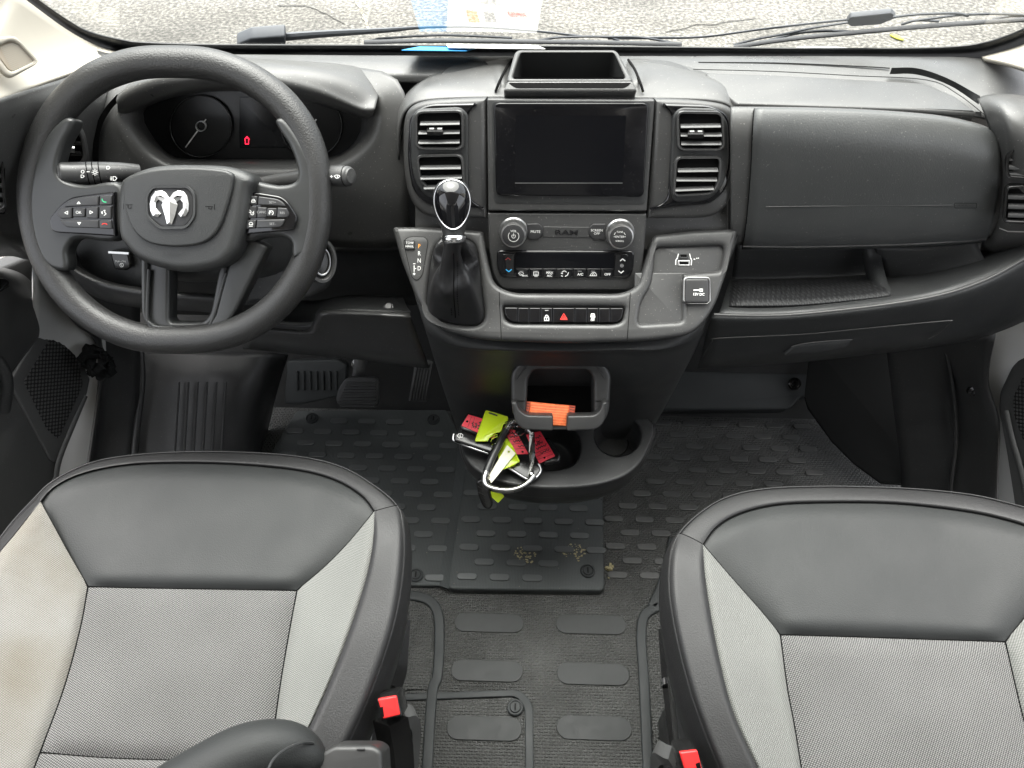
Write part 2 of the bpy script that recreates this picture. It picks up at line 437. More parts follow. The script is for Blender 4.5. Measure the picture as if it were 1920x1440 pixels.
def asphalt():
    m = bpy.data.materials.new('asphalt'); m.use_nodes = True; nt = m.node_tree; b = nt.nodes['Principled BSDF']; L = nt.links.new
    b.inputs['Roughness'].default_value = .85
    tc = nt.nodes.new('ShaderNodeTexCoord')
    n1 = nt.nodes.new('ShaderNodeTexNoise'); n1.inputs['Scale'].default_value = 46; n1.inputs['Detail'].default_value = 4; n1.inputs['Roughness'].default_value = .65
    r1 = nt.nodes.new('ShaderNodeValToRGB'); e = r1.color_ramp.elements
    e[0].position = .36; e[0].color = (.045, .043, .039, 1); e[1].position = .62; e[1].color = (.21, .199, .18, 1)
    e.new(.5).color = (.112, .105, .094, 1)
    n2 = nt.nodes.new('ShaderNodeTexNoise'); n2.inputs['Scale'].default_value = 1.3; n2.inputs['Detail'].default_value = 5
    r2 = nt.nodes.new('ShaderNodeMapRange'); r2.inputs['From Min'].default_value = .3; r2.inputs['From Max'].default_value = .7; r2.inputs['To Min'].default_value = .62; r2.inputs['To Max'].default_value = 1.3
    mx = nt.nodes.new('ShaderNodeVectorMath'); mx.operation = 'SCALE'
    bp = nt.nodes.new('ShaderNodeBump'); bp.inputs['Strength'].default_value = .6; bp.inputs['Distance'].default_value = .01
    for n in (n1, n2): L(tc.outputs['Object'], n.inputs['Vector'])
    L(n1.outputs['Fac'], r1.inputs['Fac']); L(n2.outputs['Fac'], r2.inputs['Value'])
    L(r1.outputs['Color'], mx.inputs[0]); L(r2.outputs['Result'], mx.inputs['Scale']); L(mx.outputs['Vector'], b.inputs['Base Color'])
    L(n1.outputs['Fac'], bp.inputs['Height']); L(bp.outputs['Normal'], b.inputs['Normal'])
    MT['asphalt'] = m
asphalt()
def glass():
    m = bpy.data.materials.new('windscreen_glass'); m.use_nodes = True; nt = m.node_tree; L = nt.links.new
    nt.nodes.remove(nt.nodes['Principled BSDF']); out = nt.nodes['Material Output']
    t = nt.nodes.new('ShaderNodeBsdfTransparent'); t.inputs['Color'].default_value = (.90, .93, .91, 1)
    g = nt.nodes.new('ShaderNodeBsdfGlossy'); g.inputs['Roughness'].default_value = .0
    fr = nt.nodes.new('ShaderNodeLayerWeight'); fr.inputs['Blend'].default_value = .5
    pw = nt.nodes.new('ShaderNodeMath'); pw.operation = 'POWER'; pw.inputs[1].default_value = 4.0
    mu = nt.nodes.new('ShaderNodeMath'); mu.operation = 'MULTIPLY_ADD'; mu.inputs[1].default_value = .85; mu.inputs[2].default_value = .058; mu.use_clamp = True
    mx = nt.nodes.new('ShaderNodeMixShader')
    L(fr.outputs['Facing'], pw.inputs[0]); L(pw.outputs['Value'], mu.inputs[0]); L(mu.outputs['Value'], mx.inputs['Fac']); L(t.outputs['BSDF'], mx.inputs[1]); L(g.outputs['BSDF'], mx.inputs[2])
    L(mx.outputs['Shader'], out.inputs['Surface']); MT['windscreen_glass'] = m
glass()

# ================================================================ reference planes of the cab
PS = Plane((0, .938, .851), 22)                 # face of the centre stack
PC = Plane((0, .897, .749), 49)                 # sloping console panel
PW = Plane(atY(328, 375, .80), 39)              # steering wheel
PG = Plane((-.5, 1.14, .9), -40)                # windscreen glass (faces back and down)
PK = Plane((0, .78, .511), 40)                  # phone cradle
PT = Plane((0, .76, .36), 90)                   # top of the cup tray
PF = Plane((0, .8, 0), 90)                      # cab floor
PL = Plane((0, .80, .5), 0)                     # lower console front
PCL = Plane(atY(470, 235, 1.02), 20)            # instrument cluster
PGR = Plane((0, 3, -.62), 90)                   # ground outside

# ================================================================ setting: ground, cab shell
g = put('ground', pydata([(-60, -60, -.62), (60, -60, -.62), (60, 120, -.62), (-60, 120, -.62)], [(0, 1, 2, 3)]), 'asphalt', None, 0)
props(g, kind='structure')
def ground_strip(name, pts, w, m):
    o = strokes(name, PGR, [pts], w, .004, m, None); return o
# a worn seam of pale filler in the asphalt
cm = []
for k in range(26):
    t = k / 25; cm.append((640 + 52 * t + random.uniform(-2.5, 2.5), -60 + 112 * t))
mat('seam', (.42, .39, .33), .9, var=.3, vs=20, grain=.5, gs=60, dist=.01)
o = strokes('ground_seam', PGR, [cm, [(q[0] + 14 + random.uniform(-2, 2), q[1] - 4) for q in cm[4:16]]], 4, .004, 'seam', None)
props(o, kind='structure')
mat('crack', (.035, .033, .03), .95)
rc = random.Random(21); crk = []
for (x, y, a_, n) in ((1250, 60, -.9, 14), (520, 10, .1, 12)):
    L_ = [(x, y)]
    for k in range(n): a_ += rc.gauss(0, .35); x += 13 * math.cos(a_); y += 6 * math.sin(a_); L_.append((x, y))
    crk.append(L_)
o = strokes('ground_crack', PGR, crk, 1.2, .004, 'crack', None)
props(o, kind='structure')

fl = thing('cab_floor', None, None, (0, .6, 0)); props(fl, kind='structure')
FY1 = 1.16
put('floor_pan', box_mesh((-1.05, -1.3, -.06), (1.05, FY1, 0), 0), 'floor_rubber', fl, 0)
# firewall and toe boards in the dark under the dashboard
o = put('firewall', grid_mesh([[Vector((-1.05, FY1 - .03, -.01)), Vector((1.05, FY1 - .03, -.01))], [Vector((-1.05, 1.22, .16)), Vector((1.05, 1.22, .16))],
      [Vector((-1.05, 1.25, .45)), Vector((1.05, 1.25, .45))], [Vector((-1.05, 1.25, .80)), Vector((1.05, 1.25, .80))], [Vector((-1.05, 1.13, .882)), Vector((1.05, 1.13, .882))]]), 'black_plastic', None, 60)
props(o, kind='structure')
# roof, rear wall and side walls of the cab: they close the cab around the camera
o = box('cab_roof', (-.86, -1.6, 1.66), (.86, .50, 1.70), 'headliner', None, .01); props(o, kind='structure')
o = box('rear_wall', (-1.0, -1.64, 0), (1.0, -1.60, 1.70), 'headliner', None, .01); props(o, kind='structure')
for sx in (-1, 1):
    nm = 'left_side_wall' if sx < 0 else 'right_side_wall'
    o = thing(nm, None, None, (sx * 1.04, .3, 0)); props(o, kind='structure')
    put('lower_panel', box_mesh((sx * 1.04 - .01, -1.6, -.06), (sx * 1.04 + .01, .15, .80), .003), 'grey_plastic', o)
    put('pillar', box_mesh((sx * .93 - .03, -1.6, .60), (sx * .93 + .03, -.55, 1.66), .01), 'headliner', o)
# ---------------------------------------------------------------- windscreen
ws = thing('windscreen', 'wide clear windscreen with black printed border above the dashboard', 'windscreen', PG.p(960, 100))
in_pts = cr([(1925, 52), (1890, 67), (1850, 79), (1800, 87), (1700, 91), (1500, 91), (1200, 88), (960, 86), (700, 85), (400, 84), (271, 80), (229, 75), (167, 60), (129, 40), (71, 0), (-30, -75), (-150, -170)], 4)
out_pts = cr([(1990, 60), (1920, 84), (1880, 97), (1840, 108), (1700, 108), (1500, 107), (1200, 107), (960, 107), (700, 106), (400, 104), (300, 104), (222, 103), (177, 87), (122, 57), (44, 0), (-60, -75), (-190, -170)], 4)
rows = [[PG.p(q[0], q[1], -.002) for q in in_pts], [PG.p(q[0], q[1], -.002) for q in out_pts]]
o = put('black_border', grid_mesh(rows), 'frit', ws, 60)
m_ = o.modifiers.new('t', 'SOLIDIFY'); m_.thickness = .003; m_.offset = 0
uvs = [PG.uv(q[0], q[1]) for q in (in_pts[0], in_pts[len(in_pts) // 2])]
lo = PG.uv(960, 100)[1]
gv = [PG.o + PG.u * x + PG.v * y for x, y in ((-.35, lo), (1.25, lo), (1.14, lo + 1.12), (-.14, lo + 1.12))]
# the pane follows the border's shape and goes on above it
pane = [PG.p(q[0], q[1], -.004) for q in out_pts]
top_l = PG.o + PG.u * -.16 + PG.v * 1.0; top_r = PG.o + PG.u * 1.16 + PG.v * 1.0
for t in (top_l, top_r): t += PG.n * -.004
put('glass', pydata(pane + [top_l, top_r], [tuple(range(len(pane) + 2))]), 'windscreen_glass', ws, 0)

# ---------------------------------------------------------------- wipers outside the glass
def wiper(label, arm, arm_w, blade, holder, base=None, yoke=None):
    t = thing('windscreen_wiper', label, 'wiper', PG.p(arm[0][0], arm[0][1], -.03), 'windscreen wipers')
    P = [PG.p(x, y, -.04) for x, y in arm]; P = cr(P, 4)
    W = cr([(w * .00062, 0) for w in arm_w], 4)
    put('arm', tube_mesh(P, [w[0] for w in W], 8, False, PG.n, .6), 'wiper_grey', t, 40)
    B = cr([PG.p(x, y, -.018) for x, y in blade], 4)
    put('blade', tube_mesh(B, .0026, 8, False, PG.n, 1.2), 'wiper', t, 40)
    B2 = cr([PG.p(x, y - 3.5, -.022) for x, y in blade], 4)
    put('blade_spine', tube_mesh(B2, .0014, 6, False, PG.n), 'wiper_grey', t, 40)
    for h in holder:
        put('bracket', tube_mesh(cr([PG.p(x, y, -.032) for x, y in h], 5), .0026, 6, False, PG.n, .7), 'wiper_grey', t, 40)
    if base: plate('pivot_cover', PG, rp(base, 4), -.05, -.03, .003, 'wiper_grey', t)
    if yoke: plate('yoke', PG, rp(yoke, 3), -.044, -.036, .001, 'wiper_grey', t)
    return t
wiper('grey wiper with wide pivot cover, resting low in front of the steering wheel', [(452, 83), (500, 73), (600, 64), (720, 57), (800, 51), (900, 51), (1000, 58), (1090, 68)],
      [12, 15, 13, 9, 5, 4, 4, 4], [(683, 80), (820, 77), (1000, 79), (1150, 81), (1278, 84)],
      [[(690, 79), (715, 72), (735, 76)], [(715, 72), (830, 66), (960, 71)], [(1010, 76), (1050, 70), (1130, 69), (1160, 76)], [(1130, 69), (1200, 70), (1270, 82)]],
      [(443, 84), (470, 73), (535, 68), (536, 84), (533, 101), (448, 101)])
wiper('long grey wiper with bracketed blade rising to the right edge of the glass', [(1140, 72), (1230, 71), (1320, 69), (1450, 52), (1600, 36), (1680, 31)],
      [5, 5, 4, 4, 4, 4], [(1376, 89), (1480, 74), (1612, 61), (1760, 48), (1912, 38), (1990, 34)],
      [[(1376, 84), (1420, 73), (1470, 64), (1520, 53), (1590, 42)], [(1440, 76), (1500, 62), (1560, 58), (1590, 59)], [(1470, 64), (1530, 58), (1560, 57)],
       [(1675, 32), (1720, 27), (1790, 25), (1815, 30)], [(1690, 46), (1720, 38), (1760, 40)], [(1720, 38), (1800, 28), (1815, 30)], [(1815, 27), (1870, 26), (1920, 28), (1980, 30)], [(1860, 36), (1900, 30), (1940, 33)]],
      None, [(1594, 33), (1672, 25), (1680, 34), (1650, 46), (1596, 50), (1586, 43)])
# plastic cowl and a corner of the white bonnet just outside the glass
o = put('bonnet_cowl', grid_mesh([[Vector((-.75, 1.165, .86)), Vector((.75, 1.165, .86))], [Vector((-.75, 1.21, .84)), Vector((.75, 1.21, .84))], [Vector((-.75, 1.27, .80)), Vector((.75, 1.27, .80))]]), 'wiper', None, 60)
props(o, 'dark plastic cowl strip under the wipers outside the windscreen', 'cowl')
o = plate('bonnet', Plane((0, 1.3, .80), 90), rp([(1480, 95), (1495, 84), (1560, 85), (1640, 90), (1650, 97)], 4), -.02, 0, .006, 'paint')
props(o, 'small corner of the white bonnet showing under the right wiper', 'bonnet')
t = thing('fallen_leaf', 'small yellow green leaf lying on the asphalt', 'leaf', PGR.p(1680, 66))
plate('leaf_blade', PGR, cr([(1669, 64), (1678, 64), (1690, 69), (1695, 74), (1684, 72), (1675, 68)], 3, True), .004, .012, .002, 'leaf', t)

# ---------------------------------------------------------------- cream pillar trims
def pillar(name, rows, label):
    t = thing(name, label, 'pillar trim', rows[-1][1])
    o = loft('panel', rows, 'cream', t, 6, 6, thick=.006); return t
lt = Vector((-.69, .52, 1.64)); rt = Vector((.69, .52, 1.64))
r0 = [lt, PG.p(-90, -100, .012), PG.p(44, 0, .012), PG.p(122, 57, .012), PG.p(177, 87, .012), PG.p(224, 102, .012)]
r1 = [lt + Vector((-.04, -.03, 0)), atY(-140, 20, .86), atY(-10, 78, .92), atY(78, 106, .98), atY(152, 114, 1.05), atY(221, 106, 1.115)]
r2 = [lt + Vector((-.09, -.05, 0)), atY(-170, 130, .78), atY(-45, 130, .85), atY(50, 132, .92), atY(145, 124, 1.01), atY(220, 108, 1.11)]
r3 = [lt + Vector((-.15, -.06, 0)), atY(-190, 240, .74), atY(-60, 215, .79), atY(30, 178, .86), atY(130, 141, .97), atY(219, 110, 1.105)]
pl_ = pillar('left_pillar_trim', [r0, r1, r2, r3], 'cream windscreen pillar trim with a small speaker grille, left of the wheel')
# speaker grille sunk in the left trim
gp = Plane(atY(40, 115, .885), n=(.80, -.42, .43), u=(.46, .89, 0))
plate('grille_frame', gp, [rp([(-30, 75), (2, 68, 12), (28, 66, 14), (42, 78, 8), (74, 115, 8), (66, 122, 4), (22, 146, 8), (10, 140, 6), (-30, 92)], 3),
                          rp([(-20, 85), (2, 84), (22, 76, 6), (36, 82, 8), (66, 114, 4), (24, 134, 5), (16, 130), (-10, 95)], 3)], -.004, .006, .003, 'cream', pl_)
plate('grille_mesh', gp, rp([(-20, 85), (2, 84), (22, 76, 6), (36, 82, 8), (66, 114, 4), (24, 134, 5), (16, 130), (-10, 95)], 3), -.004, .001, .001, 'cream_hole', pl_)
L1 = [[(2 + 3.4 * k, 86 + 2.6 * k - (10 if 0 < k < 1 else 0)), (34 + 2.0 * k - 10 + 2.0 * k, 78 + 2.9 * k)] for k in range(0, 14)]
bars = []
for k in range(14):
    a = (1 + 1.7 * k, 90 + 3.2 * k); b = (30 + 2.6 * k, 79 + 2.7 * k); bars.append([a, b])
strokes('grille_bars', gp, bars, 1.7, .0025, 'cream', pl_)
q0 = [rt, PG.p(2050, 20, .012), PG.p(1985, 62, .012), PG.p(1920, 86, .012), PG.p(1880, 99, .012), PG.p(1840, 110, .012)]
q1 = [rt + Vector((.06, -.04, 0)), atY(2100, 120, .85), atY(2020, 110, .93), atY(1940, 108, 1.02), atY(1890, 108, 1.07), atY(1842, 110, 1.12)]
q2 = [rt + Vector((.14, -.06, 0)), atY(2120, 230, .78), atY(2040, 180, .86), atY(1945, 140, .97), atY(1890, 122, 1.04), atY(1844, 112, 1.11)]
pillar('right_pillar_trim', [q0, q1, q2], 'cream windscreen pillar trim in the upper right corner')

# ================================================================ dashboard
D = thing('dashboard', 'black moulded van dashboard with centre screen, air vents and cluster hood', 'dashboard', (0, .95, .45))
topnet = [[(-60, 92, .888), (150, 92, .892), (225, 103, .894), (440, 104, .896), (700, 106, .897), (1000, 107, .897), (1300, 107, .897), (1520, 107, .896), (1700, 108, .895), (1842, 110, .892), (1960, 120, .885), (2180, 140, .87)],
          [(-90, 128, .888), (110, 118, .897), (200, 114, .899), (440, 111, .901), (700, 113, .902), (1000, 113, .902), (1300, 113, .902), (1540, 114, .901), (1730, 118, .899), (1860, 122, .897), (1980, 140, .89), (2220, 190, .87)],
          [(-120, 175, .885), (60, 146, .897), (170, 128, .902), (440, 118, .904), (700, 121, .904), (1000, 122, .904), (1300, 124, .903), (1560, 128, .902), (1740, 140, .900), (1870, 150, .90), (2000, 180, .89), (2260, 250, .86)],
          [(-180, 225, .875), (0, 184, .885), (110, 150, .897), (420, 140, .900), (700, 140, .900), (1000, 140, .90), (1330, 150, .898), (1580, 160, .896), (1770, 175, .895), (1880, 190, .895), (2010, 220, .88), (2300, 310, .85)],
          [(-200, 262, .85), (-60, 230, .86), (70, 180, .885), (400, 165, .89), (700, 155, .89), (1000, 160, .89), (1380, 190, .885), (1600, 205, .88), (1800, 215, .88), (1890, 235, .88), (2020, 260, .86), (2330, 360, .83)]]
loft('top_pad', [[atZ(*q) for q in r] for r in topnet], 'dash', D, 4, 4)
# long groove towards the passenger side, behind the lid
strokes('groove', Plane((0, 1, .9045), 90), [cr([(1310, 117), (1450, 118), (1560, 122), (1640, 126), (1668, 128)], 4)], 2.2, .0, 'void', D)
# driver fascia with the bucket of the instrument cluster
cen = (470, 238)
O_ = ring([(186, 200, .985), (215, 150, 1.03), (300, 122, 1.07), (470, 116, 1.09), (640, 126, 1.06), (735, 142, 1.02), (764, 200, .985), (768, 300, .963), (765, 400, .95), (760, 460, .955), (600, 462, .95), (450, 460, .95), (300, 455, .945), (215, 430, .945), (172, 370, .95), (168, 270, .965)], cen)
M_ = ring([(222, 210, .972), (262, 168, 1.0), (330, 150, 1.02), (470, 148, 1.03), (600, 158, 1.02), (700, 178, .995), (712, 215, .982), (698, 265, .966), (655, 305, .955), (600, 325, .945), (500, 330, .94), (360, 328, .94), (290, 305, .948), (245, 262, .958)], cen)
I_ = ring([(250, 214, .985), (285, 178, 1.01), (340, 160, 1.02), (470, 156, 1.03), (600, 166, 1.02), (682, 188, 1.0), (692, 225, .992), (680, 262, .982), (648, 292, .972), (605, 306, .965), (470, 308, .96), (345, 306, .96), (302, 290, .966), (268, 255, .975)], cen)
B_ = ring([(268, 214, 1.03), (295, 182, 1.04), (345, 166, 1.05), (470, 160, 1.05), (600, 172, 1.05), (668, 196, 1.04), (678, 230, 1.03), (668, 262, 1.022), (644, 287, 1.012), (605, 298, 1.008), (470, 300, 1.005), (338, 298, 1.005), (308, 282, 1.01), (284, 252, 1.02)], cen)
def rr(R): return [atY(*q) for q in R]
def mixr(A, B, t): return [tuple(a * (1 - t) + b * t for a, b in zip(p, q)) for p, q in zip(A, B)]
rows = [rr(O_), rr(mixr(O_, M_, .4)), rr(mixr(O_, M_, .75)), rr(M_), rr(I_), rr(mixr(I_, B_, .5)), rr(B_)]
loft('driver_fascia', rows, 'dash', D, 1, 3, closed=True)
# instrument cluster
K = plate('instrument_cluster', PCL, [(q[0], q[1]) for q in cr([(262, 214), (290, 176), (345, 150), (470, 140), (600, 150), (675, 180), (684, 232), (672, 266), (648, 291), (605, 303), (470, 305), (335, 303), (303, 286), (278, 254)], 5, True)], -.01, 0, .002, 'cluster_face', D)
plate('display', PCL, rect(449, 182, 536, 277, 2), 0, .0015, .0005, 'lcd', K)
for cx in (376, 583):
    plate('dial_ring', PCL, [circ(cx, 237, 59), circ(cx, 237, 56.5)], 0, .006, .001, 'gloss_plastic', K)
    plate('dial_hub', PCL, [circ(cx, 237, 10), circ(cx, 237, 8.2)], .001, .006, .0005, 'satin', K)
    strokes('needle', PCL, [[(cx - 6, 246), (cx - 28, 276)], [(cx + 5, 230), (cx + 10, 224)]], 2.4, .004, 'white_print', K)
strokes('warning_lamp', PCL, [arc(463, 262, 3.6, 160, 380, 8), [(460, 263), (460, 270), (466, 270), (466, 263)], [(459, 261), (463, 256), (467, 261)]], 1.4, .0025, 'red_lamp', K)
# hood over the cluster
cols_L = [(221, 208), (241, 209), (300, 184), (360, 169), (424, 165), (480, 168), (533, 177), (587, 187), (629, 199), (660, 210), (685, 217), (698, 214)]
cols_U = [(220, 186), (236, 170), (290, 148), (355, 140), (424, 134), (481, 137), (525, 146), (567, 155), (608, 167), (650, 185), (680, 198), (704, 200)]
cols_T = [(225, 176), (250, 156), (300, 138), (360, 128), (424, 121), (481, 120), (530, 124), (580, 130), (625, 140), (665, 155), (694, 172), (708, 182)]
cols_R = [(236, 168), (262, 146), (310, 128), (365, 118), (431, 111), (485, 113), (535, 116), (585, 119), (629, 123), (671, 130), (693, 143), (708, 164)]
hood = [[atY(x, y + 4, 1.03) for x, y in cols_L], [atY(x, y, .972) for x, y in cols_L], [atY(x * .5 + u * .5, y * .5 + v * .5 + 1, .957) for (x, y), (u, v) in zip(cols_L, cols_U)],
        [atY(x, y, .960) for x, y in cols_U], [atY(x, y, .985) for x, y in cols_T], [atY(x, y, 1.045) for x, y in cols_R], [atY(x, y - 2, 1.08) for x, y in cols_R]]
loft('cluster_hood', hood, 'dash', D, 5, 5)
# left end of the dashboard with its vent
lnet = [[(-190, 255, .775), (-60, 215, .78), (0, 186, .815), (60, 166, .885), (120, 147, .955), (165, 134, 1.0), (205, 126, 1.05)],
        [(-190, 290, .765), (-60, 240, .77), (0, 228, .805), (60, 210, .865), (120, 195, .92), (170, 190, .955), (200, 196, .99)],
        [(-180, 350, .765), (-50, 300, .77), (5, 300, .805), (60, 295, .86), (115, 290, .90), (165, 288, .94), (186, 290, .975)],
        [(-170, 440, .78), (-40, 400, .79), (15, 400, .82), (60, 400, .865), (115, 400, .90), (165, 400, .935), (190, 402, .965)],
        [(-150, 490, .79), (-20, 450, .80), (30, 455, .83), (75, 460, .87), (125, 465, .905), (170, 465, .94), (200, 465, .965)],
        [(-140, 515, .88), (0, 480, .90), (50, 485, .92), (90, 490, .94), (130, 490, .96), (180, 490, .98), (215, 490, 1.0)]]
loft('left_end_fascia', net(lnet), 'dash', D, 5, 5)
strokes('trim_gap', Plane(atY(180, 280, .950), n=(.35, -.92, .2), u=(.93, .36, 0)), [cr([(222, 182), (202, 205), (186, 235), (180, 270), (180, 320), (184, 360)], 5)], 11, .002, 'void', D)
PV = Plane(atY(120, 290, .905), n=(.42, -.88, .2), u=(.9, .43, 0))
v_ = plate('side_vent', PV, [rp([(52, 225, 14), (110, 205), (158, 240, 26), (168, 300, 12), (150, 330), (60, 330)], 10), rp([(60, 236, 10), (105, 218), (150, 248, 24), (156, 298, 10), (140, 318), (70, 318)], 8)], 0, .010, .004, 'dash_smooth', D)
plate('vent_dark_fill', PV, rp([(60, 236, 10), (105, 218), (150, 248, 24), (156, 298, 10), (140, 318), (70, 318)], 8), .0, .002, .0, 'void', v_)
for k in range(4): put('slat', tube_mesh([PV.p(66, 246 + k * 20, .006), PV.p(153, 250 + k * 19, .006)], .003, 6, False, PV.n, .5), 'gloss_plastic', v_)
put('tab', tube_mesh([PV.p(122, 279, .011), PV.p(140, 281, .011)], .0045, 8, False, PV.n, .6), 'satin', v_)
PV2 = Plane(atY(2, 350, .80), n=(.62, -.78, .1), u=(.78, .62, 0))
v2 = plate('side_vent', PV2, [rp([(-60, 285), (6, 290, 8), (14, 400, 10), (-60, 405)], 3), rp([(-55, 297), (0, 301, 6), (7, 390, 8), (-55, 393)], 3)], .004, .014, .003, 'gloss_plastic', D)
plate('vent_dark_fill', PV2, rect(-58, 290, 10, 402, 4), .003, .006, .001, 'void', v2)
for k in range(5): put('slat', tube_mesh([PV2.p(-50, 308 + k * 18, .010), PV2.p(6, 312 + k * 18, .010)], .003, 6, False, PV2.n, .5), 'dash_smooth', v2)

# ---------------------------------------------------------------- centre stack
hump = [[(748, 300, .953), (750, 240, .955), (763, 206, .957), (800, 190, .960), (915, 184, .963), (955, 184, .963), (985, 184, .963), (1068, 184, .963), (1150, 184, .963), (1184, 185, .963), (1228, 186, .963), (1340, 191, .960), (1374, 206, .957), (1389, 240, .955), (1392, 300, .953)],
        [(746, 280, .965), (748, 222, .972), (766, 186, .977), (804, 168, .98), (915, 168, .98), (950, 171, .98), (985, 171, .985), (1068, 171, .985), (1150, 171, .985), (1185, 171, .98), (1228, 170, .98), (1336, 170, .98), (1374, 188, .977), (1392, 222, .972), (1395, 280, .965)],
        [(746, 262, .98), (750, 202, .99), (782, 164, 1.0), (828, 149, 1.01), (915, 146, 1.01), (945, 152, .995), (985, 156, 1.04), (1068, 156, 1.04), (1150, 156, 1.04), (1186, 152, .995), (1228, 146, 1.01), (1312, 149, 1.01), (1358, 164, 1.0), (1391, 202, .99), (1397, 262, .98)],
        [(748, 250, .99), (758, 186, 1.02), (800, 150, 1.03), (850, 133, 1.05), (918, 124, 1.05), (945, 128, 1.04), (985, 132, 1.10), (1068, 132, 1.10), (1150, 132, 1.10), (1186, 128, 1.04), (1222, 124, 1.05), (1290, 133, 1.05), (1340, 150, 1.03), (1384, 186, 1.02), (1396, 250, .99)],
        [(750, 240, 1.0), (766, 176, 1.04), (812, 140, 1.07), (862, 120, 1.09), (925, 113, 1.09), (950, 112, 1.09), (985, 114, 1.12), (1068, 114, 1.12), (1150, 114, 1.12), (1182, 112, 1.09), (1215, 113, 1.09), (1280, 120, 1.09), (1330, 140, 1.07), (1376, 176, 1.04), (1394, 240, 1.0)]]
loft('stack_top', net(hump), 'dash', D, 5, 5)
PTR = Plane(atY(1068, 148, .975), 84)           # rim of the top tray
TR_in = rp([(976, 98, 5), (1151, 98, 5), (1172, 145, 5), (962, 145, 5)], 4)
tr = plate('top_tray', PTR, [rp([(966, 92, 10), (1157, 92, 10), (1190, 152, 10), (948, 152, 10)], 6), TR_in], -.026, .004, .004, 'dash_smooth', D)
plate('tray_bottom', PTR, rp([(972, 94), (1154, 94), (1176, 149), (958, 149)], 4), -.038, -.034, .001, 'void', tr)
a_ = [PTR.p(*q, .006) for q in TR_in]; b_ = [p - PTR.n * .05 for p in a_]
put('tray_wall', grid_mesh([a_, b_], closed_u=True), 'cloth_black', tr, 40)  # tray wall and bottom coloured darker to stand in for shade
PLP = Plane(atY(1068, 152, .9665), 56)
plate('tray_lip', PLP, rp([(943, 171, 6), (951, 151, 6), (1187, 151, 6), (1196, 171, 6)], 4), -.02, .002, .003, 'dash', tr)
plate('finger_slot', PLP, rp([(953, 155, 3), (1184, 155, 3), (1172, 165, 8), (966, 165, 8)], 4), -.01, .0026, .0, 'void', tr)
for P_ in ([(929, 172, .972), (936, 154, .984), (948, 130, 1.028), (960, 112, 1.078)], [(1206, 172, .972), (1200, 154, .984), (1190, 130, 1.028), (1178, 112, 1.078)]):
    put('hump_joint', tube_mesh(cr([atY(*q) for q in P_], 5), .0018, 6), 'void', D, 50)
for pts in ([(828, 138), (850, 122), (885, 113), (912, 116), (914, 132), (890, 140), (850, 141)], [(1200, 116), (1240, 112), (1275, 120), (1298, 135), (1275, 141), (1235, 139), (1206, 130)]):
    plate('top_pocket', Plane(atY(870, 130, 1.045), 82), cr(pts, 4, True), -.006, .0015, .0015, 'dash_low', D)

# pods with the two pairs of vents
def vent(parent, ring_out, ring_in, slats, tab=None, h=.016):
    v = plate('vent_frame', PS, [ring_out, ring_in], h - .012, h + .002, .0028, 'dash_smooth', parent)
    plate('vent_dark_fill', PS, ring_in, h - .0050, h - .0042, 0, 'void', v)  # black plate: the darkness inside the vent is its colour
    for (x0, y0, x1, y1) in slats:
        put('slat', tube_mesh([PS.p(x0, y0, h + .001), PS.p(x1, y1, h + .001)], .0042, 8, False, (0, -.15, 1), .22), 'slat', v)
    if tab:
        x, y = tab
        put('tab', tube_mesh([PS.p(x - 15, y, h + .003), PS.p(x + 15, y, h + .003)], .0055, 8, False, PS.n, .8), 'gloss_plastic', v)
        strokes('tab_edge', PS, [[(x - 14, y - 1.5), (x + 14, y - 1.5)]], 2.6, h + .0085, 'satin', v)
        strokes('tab_mark', PS, [[(x - 10, y - 6), (x - 3, y - 6)], [(x + 5, y - 6), (x + 12, y - 6)]], 3.0, h + .007, 'white_print', v)
podL = cr([(912, 184), (860, 186), (810, 189), (782, 195), (765, 207), (757, 228), (755, 262), (756, 310), (761, 350), (772, 382), (790, 402), (815, 410), (860, 412), (913, 412)], 3)
podL = [tuple(q) for q in podL] + [(913, 300)]
lp = plate('vent_pod', PS, podL, -.05, .012, .009, 'dash_smooth', D)
mod = rp([(895, 194, 3), (800, 196, 24), (768, 215, 22), (763, 300, 40), (774, 362, 24), (806, 387, 16), (908, 391, 2), (880, 375, 20), (876, 214, 20)], 8)
plate('vent_surround', PS, mod, .004, .0155, .003, 'gloss', lp)
plate('vent_panel', PS, rp([(770, 240, 20), (776, 205, 24), (864, 201, 16), (878, 215, 16), (878, 360, 10), (870, 374, 10), (810, 378, 24), (780, 350, 30), (771, 310)], 10), .006, .019, .003, 'dash_low', lp)
vent(D, rp([(777, 208, 15), (869, 206, 12), (870, 282, 12), (779, 281, 12)], 8), rp([(782, 213, 13), (864, 211, 11), (865, 277, 11), (783, 276, 11)], 8),
     [(788, 231, 862, 230), (785, 248, 862, 247), (785, 266, 862, 265)], (816, 247), .024)
vent(D, rp([(780, 291, 12), (868, 289, 14), (873, 362, 10), (816, 364, 22), (786, 345, 20)], 8), rp([(784, 295, 10), (864, 294, 12), (868, 358, 8), (817, 359, 20), (790, 341, 16)], 8),
     [(788, 314, 864, 313), (789, 333, 866, 331), (795, 351, 866, 349)], None, .024)
podR = cr([(1228, 186), (1290, 188), (1335, 192), (1362, 198), (1379, 211), (1386, 232), (1388, 265), (1385, 312), (1378, 352), (1366, 384), (1346, 403), (1318, 411), (1260, 412), (1214, 412)], 3)
podR = [tuple(q) for q in podR] + [(1222, 300)]
rpod = plate('vent_pod', PS, podR, -.05, .012, .009, 'dash_smooth', D)
plate('vent_surround', PS, rp([(1240, 195, 3), (1335, 198, 24), (1368, 217, 22), (1374, 300, 40), (1362, 358, 24), (1332, 383, 16), (1218, 393, 2), (1252, 378, 20), (1262, 214, 20)], 8), .004, .0155, .003, 'gloss', rpod)
